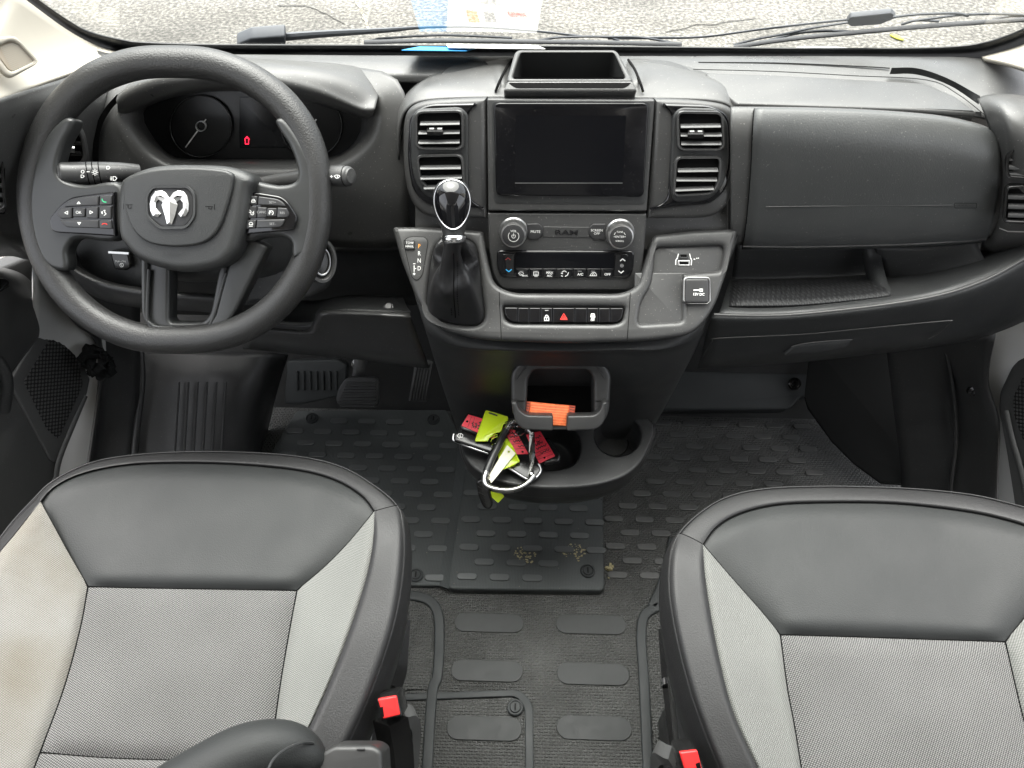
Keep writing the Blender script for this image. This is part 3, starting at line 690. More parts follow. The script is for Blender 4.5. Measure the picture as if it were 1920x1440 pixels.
plate('vent_panel', PS, rp([(1262, 215, 16), (1276, 202, 16), (1345, 204, 24), (1366, 228, 22), (1367, 310, 20), (1356, 352, 24), (1326, 378, 18), (1262, 380, 12), (1256, 340, 10)], 10), .006, .019, .003, 'dash_low', rpod)
vent(D, rp([(1269, 208, 12), (1357, 210, 15), (1360, 283, 12), (1271, 283, 12)], 8), rp([(1273, 213, 11), (1353, 214, 13), (1355, 278, 11), (1275, 278, 11)], 8),
     [(1276, 236, 1351, 235), (1276, 252, 1353, 252), (1277, 268, 1352, 268)], (1304, 252), .024)
vent(D, rp([(1266, 294, 14), (1354, 293, 12), (1352, 340, 16), (1340, 366, 14), (1262, 370, 10)], 8), rp([(1270, 298, 12), (1350, 297, 10), (1347, 338, 14), (1336, 361, 12), (1267, 365, 8)], 8),
     [(1271, 319, 1346, 318), (1268, 336, 1344, 336), (1266, 355, 1338, 352)], None, .024)

plate('stack_base', PS, rp([(778, 300), (1366, 300), (1366, 470), (778, 470)], 4), -.07, -.014, .003, 'dash', D)
# centre bezel with the touch screen
bez = plate('screen_bezel', PS, rp([(913, 185, 4), (1228, 187, 4), (1213, 397, 4), (915, 396, 4)], 3), -.03, .014, .003, 'dash_smooth', D)
plate('screen_recess', PS, rp([(921, 189, 14), (1221, 190, 14), (1211, 384, 12), (926, 382, 12)], 8), .010, .0146, .0003, 'dash_low', bez)
SC = plate('touch_screen', PS, rp([(925, 193, 13), (1217, 193, 13), (1207, 370, 12), (930, 367, 12)], 8), .006, .019, .002, 'screen', D)
plate('display', PS, rp([(967, 217), (1174, 217), (1167, 342), (966, 342)]), .017, .0194, 0, 'lcd', SC)
strokes('display_highlight', PS, [[(966, 343.2), (1167, 343.2)], ], 1.3, .0194, 'satin', SC)  # bright line painted for the highlight on the display's lower edge

# radio and climate face
rad_pts = rp([(914, 399, 3), (1213, 401, 3), (1208, 470), (1203, 515, 10), (1190, 545, 16), (940, 544, 16), (924, 515, 10), (917, 470)], 3)
RP = plate('radio_panel', PS, rad_pts, -.03, .010, .003, 'dash_smooth', D)
plate('radio_shelf', PS, rp([(1018, 425, 2), (1106, 426, 2), (1106, 446, 2), (1018, 445, 2)], 1), .008, .0108, .0008, 'dash_smooth', RP)
def knob(px, py, label):
    c = PS.p(px, py, .010); m = PS.mat(0); m.translation = c
    k = put('knob', lathe_mesh([(.0215, -.004), (.0212, .001), (.0195, .003), (.0188, .016), (.0178, .0188), (.0160, .0192)], m, 40), 'satin', RP, 30)
    put('knob_cap', lathe_mesh([(.0160, .0190), (.0158, .0200), (.0150, .0203), (0, .0204)], m, 40), 'button', RP, 30)
    return k
knob(963, 434, 'left'); knob(1162, 437, 'right')
hk = .0306
strokes('knob_print', PS, [arc(963, 443, 10, -40, 220, 18, 10)], .9, hk, 'white_print', RP)
strokes('knob_print', PS, [arc(963, 443, 3.5, -50, 230, 10), [(963, 438), (963, 443)]], 1.0, hk, 'white_print', RP)
text('lettering', 'VOL', PS, 963, 433.5, hk, 4.2, 'white_print', RP)
text('lettering', 'ENTER', PS, 1162, 444, hk, 3.8, 'white_print', RP)
text('lettering', 'TUNE', PS, 1162, 435, hk, 3.2, 'white_print', RP)
text('lettering', 'SCROLL', PS, 1162, 452, hk, 3.0, 'white_print', RP)
strokes('knob_print', PS, [arc(1162, 444, 11, 200, 225, 4), arc(1162, 444, 11, 315, 340, 4), [(1151, 444), (1153, 444)], [(1171, 444), (1173, 444)]], .9, hk, 'white_print', RP)
plate('button', PS, rp([(988, 420), (1009, 419, 3), (1018, 426, 4), (1018, 441, 3), (1009, 449, 3), (990, 449, 2), (989, 434)], 2), .006, .0125, .0015, 'button', RP)
plate('button', PS, rp([(1112, 420, 2), (1136, 420, 2), (1133, 434), (1135, 450, 2), (1113, 450, 3), (1104, 441, 3), (1104, 428, 4)], 2), .006, .0125, .0015, 'button', RP)
text('lettering', 'MUTE', PS, 1004, 434.5, .0128, 5.0, 'white_print', RP)
text('lettering', 'SCREEN', PS, 1119, 432, .0128, 4.4, 'white_print', RP); text('lettering', 'OFF', PS, 1119, 438, .0128, 4.4, 'white_print', RP)
text('raised_name', 'RAM', PS, 1062, 436, .0108, 8.5, 'gloss', RP, sx=1.75, bold=.03, ext=.0010)
HV = plate('climate_panel', PS, rp([(931, 470, 9), (1190, 471, 9), (1188, 505, 10), (1180, 523, 16), (940, 521, 16), (932, 503, 10)], 4), .004, .0135, .002, 'gloss', D)
plate('display', PS, rp([(967, 473), (1153, 474), (1150, 503), (967, 502)], 1), .012, .0142, .0004, 'lcd', HV)
xb = [967, 992.5, 1018, 1043, 1074.5, 1100, 1126, 1150]
for a, b in zip(xb[:-1], xb[1:]): plate('button', PS, rect(a + .8, 504, b - .8, 519, 1), .012, .0150, .0006, 'gloss', HV)
plate('button', PS, rp([(942, 477, 4), (964, 476), (964, 517), (946, 516, 8)], 2), .012, .0155, .0008, 'gloss', HV)
plate('button', PS, rp([(1154, 477), (1178, 477, 5), (1175, 517, 6), (1151, 518)], 2), .012, .0155, .0008, 'gloss', HV)
h = .0154
strokes('icon', PS, [[(948, 487), (952.5, 483.5), (957, 487)]], 1.8, h, 'dull_red_print', HV)
strokes('icon', PS, [[(949, 505.5), (954, 509.5), (959, 505.5)]], 2.0, h, 'blue_print', HV)
strokes('icon', PS, [[(1163, 489), (1167.5, 485.5), (1172, 489)], [(1160, 508), (1164.5, 512), (1169, 508)]], 2.0, h, 'white_print', HV)
strokes('icon', PS, [arc(1166, 498, 3, 0, 360, 8), [(1163, 498), (1169, 498)], [(1166, 495), (1166, 501)]], .9, h, 'grey_print', HV)
text('lettering', 'MAX', PS, 984, 517, .0150, 3.4, 'white_print', HV, bold=.02)
strokes('icon', PS, [arc(977, 514, 5, 190, 350, 8, 4), [(972.5, 512), (975, 516), (980, 516), (981.5, 512)], [(975, 513), (979, 515)]], 1.0, .0150, 'white_print', HV)
strokes('icon', PS, [[(1000.5, 510), (1009.5, 510), (1009.5, 516.5), (1000.5, 516.5), (1000.5, 510)], [(1003, 513), (1003, 519)], [(1005, 513), (1005, 519)], [(1007, 513), (1007, 519)]], 1.0, .0150, 'white_print', HV)
text('lettering', 'MAX', PS, 1030.5, 511.3, .0150, 4.2, 'white_print', HV, bold=.02); text('lettering', 'A/C', PS, 1030.5, 517, .0150, 4.2, 'white_print', HV, bold=.02)
strokes('icon', PS, [arc(1058, 511, 4, 190, 350, 6, 3), [(1060, 518), (1064, 516), (1066, 511)], [(1052, 512), (1055, 513)], [(1052, 517), (1055, 518)]], 1.5, .0150, 'white_print', HV)
text('lettering', 'A/C', PS, 1088, 514.5, .0150, 4.6, 'white_print', HV, bold=.02)
strokes('icon', PS, [[(1106, 517), (1108, 514), (1111, 511), (1116, 511), (1118.5, 515), (1118.5, 517), (1106, 517)], arc(1113, 515, 2, 0, 300, 6)], 1.1, .0150, 'white_print', HV)
text('lettering', 'OFF', PS, 1139, 514.5, .0150, 4.6, 'white_print', HV, bold=.02)
strokes('indicator', PS, [[(x - 3.5, 508.5), (x + 3.5, 508.5)] for x in (978, 1004, 1030, 1087, 1112)], .9, .0150, 'grey_print', HV)

# ---------------------------------------------------------------- sloping console panel
outer = rp([(734, 424, 9), (800, 424), (906, 432, 6), (912, 480, 20), (926, 534, 26), (962, 549, 20), (1166, 550, 20), (1197, 536, 26), (1214, 480, 20), (1226, 440, 10), (1300, 431), (1386, 428, 9),
            (1366, 505, 20), (1340, 580, 40), (1303, 627, 30), (1220, 639, 40), (1060, 643, 40), (900, 637, 40), (822, 618, 30), (784, 570, 40), (752, 490, 20)], 6)
boot_hole = cr([(846, 448), (824, 456), (812, 478), (805, 520), (801, 565), (806, 588), (824, 600), (855, 608), (888, 610), (904, 602), (907, 585), (902, 540), (897, 490), (890, 460), (872, 449)], 4, True)
usb_hole = rp([(1230, 463, 9), (1361, 459, 14), (1352, 507, 8), (1280, 512, 3), (1279, 602, 7), (1197, 607, 10), (1203, 566, 14), (1222, 536, 14), (1227, 505, 6)], 6)
sw_hole = rp([(942, 573, 8), (1173, 575, 8), (1167, 603, 10), (1148, 607, 10), (962, 606, 12), (947, 600, 8)], 4)
CP = plate('console_panel', PC, [outer, [tuple(q) for q in boot_hole], usb_hole, sw_hole], -.034, 0, .008, 'dash_smooth', D, res=4)
strokes('panel_joint', PC, [[(936, 548), (940, 637)], [(1182, 549), (1176, 639)]], 1.2, .0002, 'void', D)
plate('usb_recess', PC, rp([(1220, 455), (1368, 452), (1358, 514), (1220, 516)], 3), -.022, -.010, .001, 'dash_smooth', CP)
plate('tray_recess', PC, rp([(1190, 511), (1286, 511), (1284, 612), (1190, 614)], 3), -.020, -.0055, .002, 'dash_smooth', CP)
up = plate('usb_port', PC, [rp([(1271, 488, 2), (1294, 488, 2), (1294, 498, 2), (1271, 498, 2)], 2), rect(1274, 490.5, 1291, 496, 1)], -.0105, -.0085, .0005, 'satin', CP)
plate('port_hole', PC, rect(1274, 490.5, 1291, 496, 1), -.0102, -.0096, 0, 'void', CP)
plate('usb_port', PC, [rect(1273, 475, 1291, 485, 3), rect(1276, 477.5, 1288, 482, 2)], -.0105, -.0085, .0005, 'black_plastic', CP)
plate('port_hole', PC, rect(1276, 477.5, 1288, 482, 2), -.0102, -.0096, 0, 'void', CP)
strokes('port_print', PC, [[(1272, 476), (1270, 484), (1267, 488), (1267, 496)], [(1293, 476), (1295, 484), (1297, 488), (1296, 497)]], 1.6, -.0098, 'white_print', CP)
strokes('port_print', PC, [[(1301, 486), (1303, 486)], [(1306, 484.4), (1307, 484.4)], [(1309, 484), (1310, 484)]], 1.8, -.0098, 'white_print', CP)
so = plate('socket_cover', PC, rect(1285, 522, 1330, 568, 6), -.004, .010, .0025, 'button', CP)
plate('socket_trim', PC, [rp([(1282, 519, 8), (1332, 519, 8), (1333, 566, 4), (1281, 566, 4)], 4), rect(1285, 522, 1330, 568, 6)], -.003, .007, .001, 'satin', CP)
text('lettering', '12V DC', PC, 1310, 552, .0104, 4.6, 'white_print', CP, bold=.02)
strokes('icon', PC, [[(1301, 544), (1312, 544)]], 2.2, .0104, 'white_print', CP)
strokes('icon', PC, [[(1312, 542), (1317, 542), (1317, 546), (1312, 546), (1312, 542)]], 1.6, .0104, 'white_print', CP)
# switch row
SW = plate('switch_row', PC, rp([(942, 573, 8), (1173, 575, 8), (1167, 603, 10), (1148, 607, 10), (962, 606, 12), (947, 600, 8)], 4), -.012, -.0045, .001, 'void', D)
xs = [946, 971, 992, 1014, 1036, 1078, 1101, 1122.5, 1144, 1169]
for i, (a, b) in enumerate(zip(xs[:-1], xs[1:])):
    if i == 0: P = rp([(a, 577, 3), (b - .8, 577), (b - 1, 603), (957, 602, 10), (948, 590)], 1)
    elif i == 8: P = rp([(a + .8, 578), (b, 578, 3), (1165, 598, 8), (1155, 604), (a + .8, 604)], 1)
    else: P = rect(a + .8, 577.3 + i * .1, b - .8, 604, 1)
    plate('switch', PC, P, -.008, -.0005, .0008, 'gloss', SW)
h = 0
strokes('icon', PC, [[(1021, 595), (1029, 595), (1029, 601), (1021, 601), (1021, 595)], arc(1025, 595, 3, 180, 360, 6, 4), [(1025, 597), (1025, 599)]], 1.5, h, 'white_print', SW)
strokes('icon', PC, [[(1057, 588), (1063.5, 599), (1050.5, 599), (1057, 588)], [(1057, 593), (1060, 597.5), (1054, 597.5), (1057, 593)]], 1.3, h, 'red_print', SW)
strokes('icon', PC, [[(1108, 592), (1109, 588.5), (1114, 588.5), (1115, 592), (1108, 592)], [(1107, 594), (1116, 594)], [(1109, 598), (1112, 595)], [(1112, 598), (1115, 595)]], 1.5, h, 'white_print', SW)
text('lettering', 'OFF', PC, 1111, 600.5, h, 3.2, 'white_print', SW, bold=.02)
strokes('indicator', PC, [[(1022, 582), (1028, 582)]], 1.4, h, 'grey_print', SW)
# gear gate print
gate = rp([(756, 452, 8), (766, 444, 8), (796, 444, 8), (803, 452, 8), (792, 516, 8), (782, 527, 8), (772, 520, 8)], 6)
plate('gear_gate', PC, gate, -.002, .0008, .0004, 'dash_smooth', CP)
strokes('gate_line', PC, [gate + gate[:1]], .9, .0006, 'void', CP)
plate('button', PC, rect(759, 449, 777, 468, 3), 0, .0035, .001, 'button', CP)
text('lettering', 'TOW', PC, 768, 455.5, .0036, 4.2, 'white_print', CP); text('lettering', 'HAUL', PC, 768, 462, .0036, 4.2, 'white_print', CP)
for ch, y, m_ in (('P', 462, 'orange_print'), ('R', 475.5, 'white_print'), ('N', 489, 'white_print'), ('D', 503.5, 'white_print')):
    text('lettering', ch, PC, 786, y, .0009, 8.0, m_, CP, sx=.8)
strokes('gate_mark', PC, [[(776.5, 498), (776.5, 509)], [(776.5, 503.5), (780, 503.5)], [(775, 494.5), (778.5, 494.5)], [(774.5, 513.5), (778.5, 513.5)], [(776.5, 511.5), (776.5, 515.5)]], 1.4, .0009, 'white_print', CP)

# ---------------------------------------------------------------- gear lever
G = thing('gear_lever', 'gear lever with glossy black knob, chrome rim and leather boot', 'gear lever', PC.p(855, 560))
base = [PC.p(q[0], q[1], -.004) for q in boot_hole]; NB = len(base)
ktop = atY(851, 447, .805)
ax = (atY(846, 338, .850) - ktop).normalized()
sx_ = Vector((1, 0, 0)); sy_ = ax.cross(sx_).normalized(); sx_ = sy_.cross(ax).normalized()
cb = sum(base, Vector()) / NB
rows = []
for t in [0, .06, .14, .25, .4, .55, .7, .85, 1.0]:
    R = []
    for i, b in enumerate(base):
        ang = math.atan2(PC.uv(boot_hole[i][0], boot_hole[i][1])[1] - PC.uv(855, 530)[1], PC.uv(boot_hole[i][0], boot_hole[i][1])[0] - PC.uv(855, 530)[0])
        e = ktop - ax * .004 + (sx_ * math.cos(ang) + sy_ * math.sin(ang)) * .0150
        k = t ** .62
        p = b.lerp(e, k)
        c = cb.lerp(ktop, k)
        fold = math.sin(ang * 3 + .9) * .010 + math.sin(ang * 7 + t * 5) * .0025
        p += (p - c).normalized() * (fold * math.sin(math.pi * min(1, t * 1.05)) - .004 * math.sin(math.pi * t)) + PC.n * (.016 * math.sin(math.pi * min(1, t * 2.2)) if t < .45 else 0)
        R.append(p)
    rows.append(R)
loft('boot', rows, 'boot_leather', G, 1, 5, closed=True, thick=.002)
sm = [PC.p(856, 600 - k * 1.9, .0) for k in range(0)]
m = Matrix((sx_, sy_, ax)).transposed().to_4x4(); m.translation = ktop
put('chrome_collar', lathe_mesh([(.0150, -.004), (.0162, -.002), (.0162, .002), (.0150, .004)], m, 36), 'chrome', G, 40)
prof = [(r, z * .84) for r, z in [(.0140, .0), (.0150, .010), (.0175, .022), (.0215, .036), (.0245, .050), (.0252, .062), (.0235, .074), (.0185, .084), (.0105, .0895), (0, .091)]]
pr2 = [tuple(q) for q in cr(prof, 4)]
put('knob', lathe_mesh([(max(0, r), z) for r, z in pr2], m, 40), 'black_plastic', G, 60)
fn = (CAM - (ktop + ax * .055)); fn = (fn - ax * fn.dot(ax)).normalized()          # towards the driver's side of the knob
fu = ax.cross(fn) * -1
if fu.x < 0: fu = -fu
fo = []
for (a, b) in [(24.4, .0)]: pass
def face_ring(k, out):
    R = []
    for i in range(48):
        th = 2 * math.pi * i / 48
        x = .0236 * k * math.sin(th) * (1 + .16 * math.cos(th)) ; z = .0435 + .0325 * k * math.cos(th)
        rr_ = 0
        for (r0_, z0), (r1_, z1) in zip(pr2[:-1], pr2[1:]):
            if z0 <= z <= z1: rr_ = r0_ + (r1_ - r0_) * (z - z0) / max(1e-6, z1 - z0)
        y = math.sqrt(max(0, rr_ ** 2 - x ** 2))
        R.append(ktop + ax * z + fu * x + fn * (y + out))
    return R
put('gloss_face', grid_mesh([face_ring(k, .0012) for k in (.93, .85, .7, .5, .3, .1, .001)], closed_u=True), 'gloss', G, 60)
put('chrome_rim', tube_mesh([p for p in face_ring(.97, .0006)], .0012, 8, True, fn), 'chrome', G, 60)
# stitched seam down the front of the boot
front = [rows[k] for k in range(len(rows))]
idx = min(range(NB), key=lambda i: (boot_hole[i][0] - 858) ** 2 + (boot_hole[i][1] - 612) ** 2)
seam = cr([r[idx] + PC.n * .0016 for r in rows], 6)
put('boot_seam', tube_mesh(seam[3:-8], .0008, 6), 'void', G, 40)
V = []; Fc = []
for k in range(4, len(seam) - 14, 1):
    for sgn in (-1, 1):
        c = seam[k] + Vector((sgn * .005, 0, 0)) + PC.n * .0004; d = (seam[k + 1] - seam[k]) * .5
        b0 = len(V); s_ = Vector((.0008, 0, 0))
        V += [c - s_, c + s_, c + s_ + d, c - s_ + d]; Fc.append((b0, b0 + 1, b0 + 2, b0 + 3))
put('stitches', pydata(V, Fc), 'void', G, 0)

# ---------------------------------------------------------------- passenger side
PA = [[(1416, 204, .940), (1500, 205, .940), (1600, 208, .940), (1700, 214, .939), (1780, 223, .937), (1840, 238, .933), (1868, 252, .929)],
      [(1414, 209, .929), (1500, 211, .929), (1600, 214, .929), (1700, 220, .928), (1780, 229, .926), (1841, 244, .922), (1870, 258, .919)],
      [(1411, 246, .911), (1500, 252, .910), (1600, 256, .909), (1700, 262, .909), (1780, 271, .908), (1842, 282, .907), (1874, 292, .906)],
      [(1409, 300, .903), (1500, 304, .901), (1600, 306, .900), (1700, 310, .900), (1780, 314, .900), (1842, 318, .900), (1874, 322, .901)],
      [(1404, 370, .897), (1500, 372, .895), (1600, 372, .894), (1700, 372, .894), (1780, 372, .895), (1840, 372, .896), (1870, 372, .898)],
      [(1398, 430, .894), (1500, 432, .892), (1600, 430, .891), (1700, 428, .891), (1780, 424, .892), (1832, 420, .894), (1860, 418, .897)],
      [(1393, 460, .900), (1500, 461, .898), (1600, 459, .897), (1700, 456, .897), (1780, 452, .898), (1826, 449, .900), (1850, 446, .903)],
      [(1392, 466, .915), (1500, 467, .915), (1600, 465, .915), (1700, 462, .915), (1780, 458, .915), (1824, 455, .916), (1846, 452, .918)],
      [(1392, 464, .95), (1500, 465, .95), (1600, 463, .95), (1700, 460, .95), (1780, 456, .95), (1824, 453, .95), (1846, 450, .95)]]
AB = loft('airbag_cover', net(PA), 'airbag', D, 5, 5)
PB = [[(x - (14 if i == 0 else 0), y - 2, Y + .0045) for i, (x, y, Y) in enumerate(r)] for r in PA[:-2]]
PB = [[(1370, r[0][1], r[0][2])] + r + [(1905, r[-1][1] + 8, r[-1][2])] for r in PB]
loft('passenger_fascia', net(PB), 'dash', D, 4, 4)
edge = [(r[0][0], r[0][1], r[0][2] - .0005) for r in PA[:8]]
put('cover_highlight', tube_mesh(cr([atY(q[0], q[1] + 2, q[2] - .0016) for q in PA[6]], 4), .0012, 6), 'slat', D, 50)  # lighter line paints the highlight along the cover's lower edge
put('cover_joint', tube_mesh(cr([atY(*q) for q in edge], 4), .0011, 6), 'void', D, 50)
put('cover_joint', tube_mesh(cr([atY(q[0], q[1], q[2] - .001) for q in PA[0]], 4), .0010, 6), 'void', D, 50)
# the line of the airbag flap, and its mark
def on_ab(px, py):
    g = [[(q[0], q[1], q[2]) for q in r] for r in PA[3:6]]
    t = (py - 300) / 130
    Y = .9015 - .0085 * max(0, min(1, t)) - .0040
    return atY(px, py, Y)
put('tear_line', tube_mesh([on_ab(1436 + k * 14, 387.5 - .1 * k) for k in range(26)], .0007, 6), 'dash_low', D, 40)
PAB = Plane(on_ab(1810, 385), 3)
strokes('airbag_mark', PAB, [rect(1790, 381, 1831, 390, 2) + [rect(1790, 381, 1831, 390, 2)[0]]], .8, 0, 'void', D)
text('raised_name', 'AIRBAG', PAB, 1810, 385.6, .0, 5.2, 'dash_low', D, sx=1.15, ext=.0006)
# storage lid on top of the dashboard
PLID = Plane(atZ(1600, 170, .9135), 90)
plate('storage_lid', PLID, rp([(1322, 136, 4), (1450, 140), (1600, 148), (1735, 156, 18), (1790, 180), (1832, 210, 3), (1700, 204), (1382, 194, 6), (1340, 160)], 4), -.014, .0, .003, 'dash', D)
lg = cr([(1300, 130), (1450, 134), (1600, 142), (1738, 150), (1795, 176), (1845, 214)], 5)
strokes('lid_groove', PLID, [[tuple(q) for q in lg]], 1.6, -.002, 'void', D)
strokes('lid_gap', PLID, [[(1385, 199), (1700, 208), (1838, 214)]], 9, -.006, 'void', D)
put('corner_ridge', grid_mesh([cr([atZ(1668, 139, .905), atZ(1720, 140, .907), (atZ(1780, 160, .908)), atZ(1835, 196, .905)], 6), cr([atZ(1672, 127, .915), atZ(1720, 128, .917), (atZ(1775, 146, .918)), atZ(1838, 180, .914)], 6)]), 'dash_low', D, 60)
# right end of the dashboard with vents
rnet = [[(1832, 186, .985), (1850, 180, .985), (1880, 178, .98), (1930, 184, .97), (2010, 210, .94), (2290, 340, .80)],
        [(1846, 212, .945), (1866, 200, .935), (1890, 200, .925), (1940, 212, .915), (2010, 240, .90), (2290, 370, .77)],
        [(1862, 262, .925), (1884, 250, .905), (1900, 252, .893), (1940, 262, .885), (2010, 285, .88), (2290, 410, .76)],
        [(1870, 330, .92), (1888, 330, .895), (1905, 332, .885), (1945, 340, .875), (2010, 350, .87), (2290, 460, .76)],
        [(1864, 400, .92), (1880, 405, .895), (1900, 410, .885), (1945, 415, .875), (2010, 420, .87), (2290, 510, .76)],
        [(1842, 455, .925), (1860, 460, .905), (1885, 462, .895), (1945, 465, .885), (2010, 470, .88), (2290, 540, .78)],
        [(1838, 470, .96), (1856, 476, .94), (1885, 478, .93), (1945, 480, .92), (2010, 485, .91), (2290, 550, .82)]]
loft('right_end_fascia', net(rnet), 'dash', D, 5, 5)
PVR = Plane(atY(1905, 345, .888), n=(-.25, -.95, .15), u=(.967, -.255, 0))
for (ro, ri, sl) in ((rp([(1886, 300, 10), (1905, 270, 16), (1985, 275), (1985, 342), (1888, 335, 10)], 6), rp([(1891, 302, 10), (1907, 277, 12), (1980, 282), (1980, 336), (1892, 330, 8)], 5), [296, 312, 326]),
                     (rp([(1886, 350, 12), (1985, 345), (1985, 424), (1880, 420, 12)], 6), rp([(1891, 354, 10), (1980, 351), (1980, 418), (1885, 414, 10)], 5), [368, 386, 402])):
    v = plate('side_vent', PVR, [ro, ri], .004, .016, .003, 'gloss_plastic', D)
    plate('vent_dark_fill', PVR, ri, .0, .006, 0, 'void', v)
    for y in sl: put('slat', tube_mesh([PVR.p(1890, y, .010), PVR.p(1978, y + 2, .010)], .004, 8, False, (0, -.6, .8), .35), 'dash_smooth', v)
strokes('vent_edge', PVR, [[(1874, 428), (1890, 434), (1985, 436)]], 2, .006, 'satin', D)

# open shelf under the airbag cover
shelf = [[(1345, 590, .822), (1420, 591, .822), (1500, 588, .822), (1640, 573, .822), (1760, 553, .825), (1850, 523, .835), (1925, 482, .85), (2000, 440, .86)],
         [(1352, 578, .835), (1420, 579, .836), (1500, 576, .836), (1630, 562, .838), (1745, 543, .84), (1835, 513, .85), (1910, 472, .87), (1990, 430, .88)],
         [(1362, 545, .895), (1420, 545, .895), (1500, 543, .895), (1625, 535, .895), (1735, 520, .90), (1820, 496, .90), (1890, 465, .91), (1980, 425, .92)],
         [(1368, 528, .945), (1420, 528, .945), (1500, 526, .945), (1615, 520, .945), (1720, 505, .945), (1800, 485, .945), (1880, 460, .945), (1970, 420, .95)],
         [(1372, 518, .962), (1420, 518, .962), (1500, 516, .962), (1612, 510, .962), (1715, 495, .96), (1795, 475, .96), (1878, 450, .96), (1965, 410, .965)],
         [(1380, 455, .975), (1420, 455, .975), (1500, 455, .975), (1610, 452, .975), (1712, 445, .975), (1790, 435, .975), (1876, 420, .975), (1960, 390, .98)]]
loft('open_shelf', net(shelf), 'dash_low', D, 4, 5)
mt_ = [[(1366, 577, .8365), (1500, 575, .8365), (1625, 563, .838), (1668, 557, .8385)], [(1368, 545, .8935), (1500, 543, .8935), (1610, 537, .8935), (1646, 531, .8945)], [(1371, 530, .941), (1500, 528, .941), (1600, 522, .941), (1630, 519, .941)]]
loft('shelf_mat', [[atY(*q) + Vector((0, 0, .0035)) for q in r] for r in mt_], 'shelf_mat', D, 4, 3)
dv = [[atY(1622, 470, .95), atY(1640, 468, .95)], [atY(1628, 500, .93), atY(1646, 498, .93)], [atY(1640, 540, .885), atY(1656, 538, .885)], [atY(1654, 568, .845), atY(1668, 566, .845)]]
for r in dv: pass
loft('shelf_divider', [[p[0] + Vector((0, 0, -.01)), p[0] + Vector((0, 0, .012)), p[1] + Vector((0, 0, .012)), p[1] + Vector((0, 0, -.01))] for p in dv], 'dash_low', D, 2, 4)
cw = [[(1640, 462, .94), (1700, 462, .935), (1760, 458, .93), (1830, 450, .92)], [(1650, 490, .935), (1710, 500, .925), (1770, 495, .915), (1840, 475, .905)], [(1662, 530, .925), (1720, 530, .915), (1780, 515, .905), (1850, 492, .895)]]
loft('shelf_corner', net(cw), 'dash_low', D, 4, 4)
# front edge and lower fascia below the shelf
low = [[(1338, 588, .822), (1420, 590, .822), (1500, 587, .822), (1640, 572, .822), (1760, 552, .825), (1850, 522, .835), (1925, 481, .85), (2010, 435, .87)],
       [(1334, 596, .815), (1420, 597, .815), (1500, 594, .815), (1640, 579, .815), (1760, 559, .818), (1852, 530, .828), (1928, 490, .843), (2010, 445, .865)],
       [(1328, 612, .818), (1420, 612, .818), (1500, 609, .818), (1640, 596, .818), (1762, 577, .82), (1855, 552, .83), (1930, 515, .845), (2010, 470, .868)],
       [(1322, 636, .826), (1420, 634, .826), (1500, 629, .826), (1640, 615, .826), (1764, 600, .828), (1850, 580, .84), (1920, 550, .855), (2000, 510, .875)],
       [(1312, 680, .842), (1420, 674, .842), (1500, 668, .842), (1620, 655, .842), (1740, 640, .845), (1830, 625, .86), (1900, 600, .88), (1980, 560, .90)],
       [(1308, 690, .90), (1420, 684, .90), (1500, 678, .90), (1620, 665, .90), (1740, 650, .90), (1830, 634, .91), (1900, 610, .92), (1980, 570, .93)]]
loft('lower_fascia', net(low), 'dash_low', D, 4, 4)
put('shelf_highlight', tube_mesh(cr([atY(q[0], q[1] + 2, q[2] - .0045) for q in low[0]], 5), .0024, 8), 'dash_smooth', D, 50)  # paler tube added as the bright highlight on the shelf front
def on_low(px, py): 
    return atY(px, py, .826 + (py - 636 + (px - 1322) * .07) * .00034 - .0048)
put('compartment_joint', tube_mesh(cr([on_low(1318, 668), on_low(1335, 640), on_low(1350, 634), on_low(1500, 627), on_low(1640, 614), on_low(1770, 602), on_low(1782, 604), on_low(1760, 625), on_low(1740, 636)], 4), .0009, 6), 'dash_smooth', D, 40)
PH = Plane(on_low(1530, 655), 8)
plate('compartment_handle', PH, rp([(1470, 668, 3), (1490, 648, 8), (1600, 636, 4), (1590, 652, 4), (1560, 660)], 3), -.01, .009, .004, 'dash_low', D)
put('handle_highlight', tube_mesh(cr([PH.p(1484, 650, .009), PH.p(1510, 644, .0095), PH.p(1560, 639, .0095), PH.p(1598, 637, .009)], 4), .0012, 6), 'dash_smooth', D, 40)  # paler tube: the handle's bright top edge put into colour

# ---------------------------------------------------------------- driver's lower dashboard
under = [[(60, 455, .93), (200, 470, .945), (400, 470, .955), (600, 466, .955), (770, 462, .96)],
         [(60, 480, 1.0), (200, 500, 1.02), (400, 500, 1.03), (600, 500, 1.03), (780, 500, 1.03)],
         [(70, 560, 1.05), (200, 580, 1.06), (400, 590, 1.06), (600, 580, 1.06), (800, 570, 1.06)]]
loft('under_dash', net(under), 'dash_low', D, 3, 4)
kt = [[(112, 455, .885), (135, 492, .875), (180, 520, .868), (230, 535, .865), (300, 545, .865), (390, 552, .868), (440, 556, .872)],
      [(108, 462, .875), (130, 500, .862), (178, 528, .855), (230, 543, .852), (300, 553, .852), (390, 560, .856), (440, 564, .862)],
      [(112, 478, .88), (136, 515, .868), (182, 545, .860), (232, 560, .858), (300, 568, .858), (390, 574, .862), (436, 580, .868)],
      [(125, 500, .90), (150, 535, .885), (190, 560, .88), (236, 572, .88), (300, 578, .88), (390, 584, .885), (430, 592, .89)]]
loft('knee_trim', net(kt), 'dash_smooth', D, 5, 4)
PKB = Plane(atY(228, 488, .90), 25)
plate('knee_panel', PKB, rp([(130, 430), (300, 440), (300, 545, 10), (200, 530, 10), (150, 500, 10)], 6), -.03, -.002, .003, 'dash_low', D)
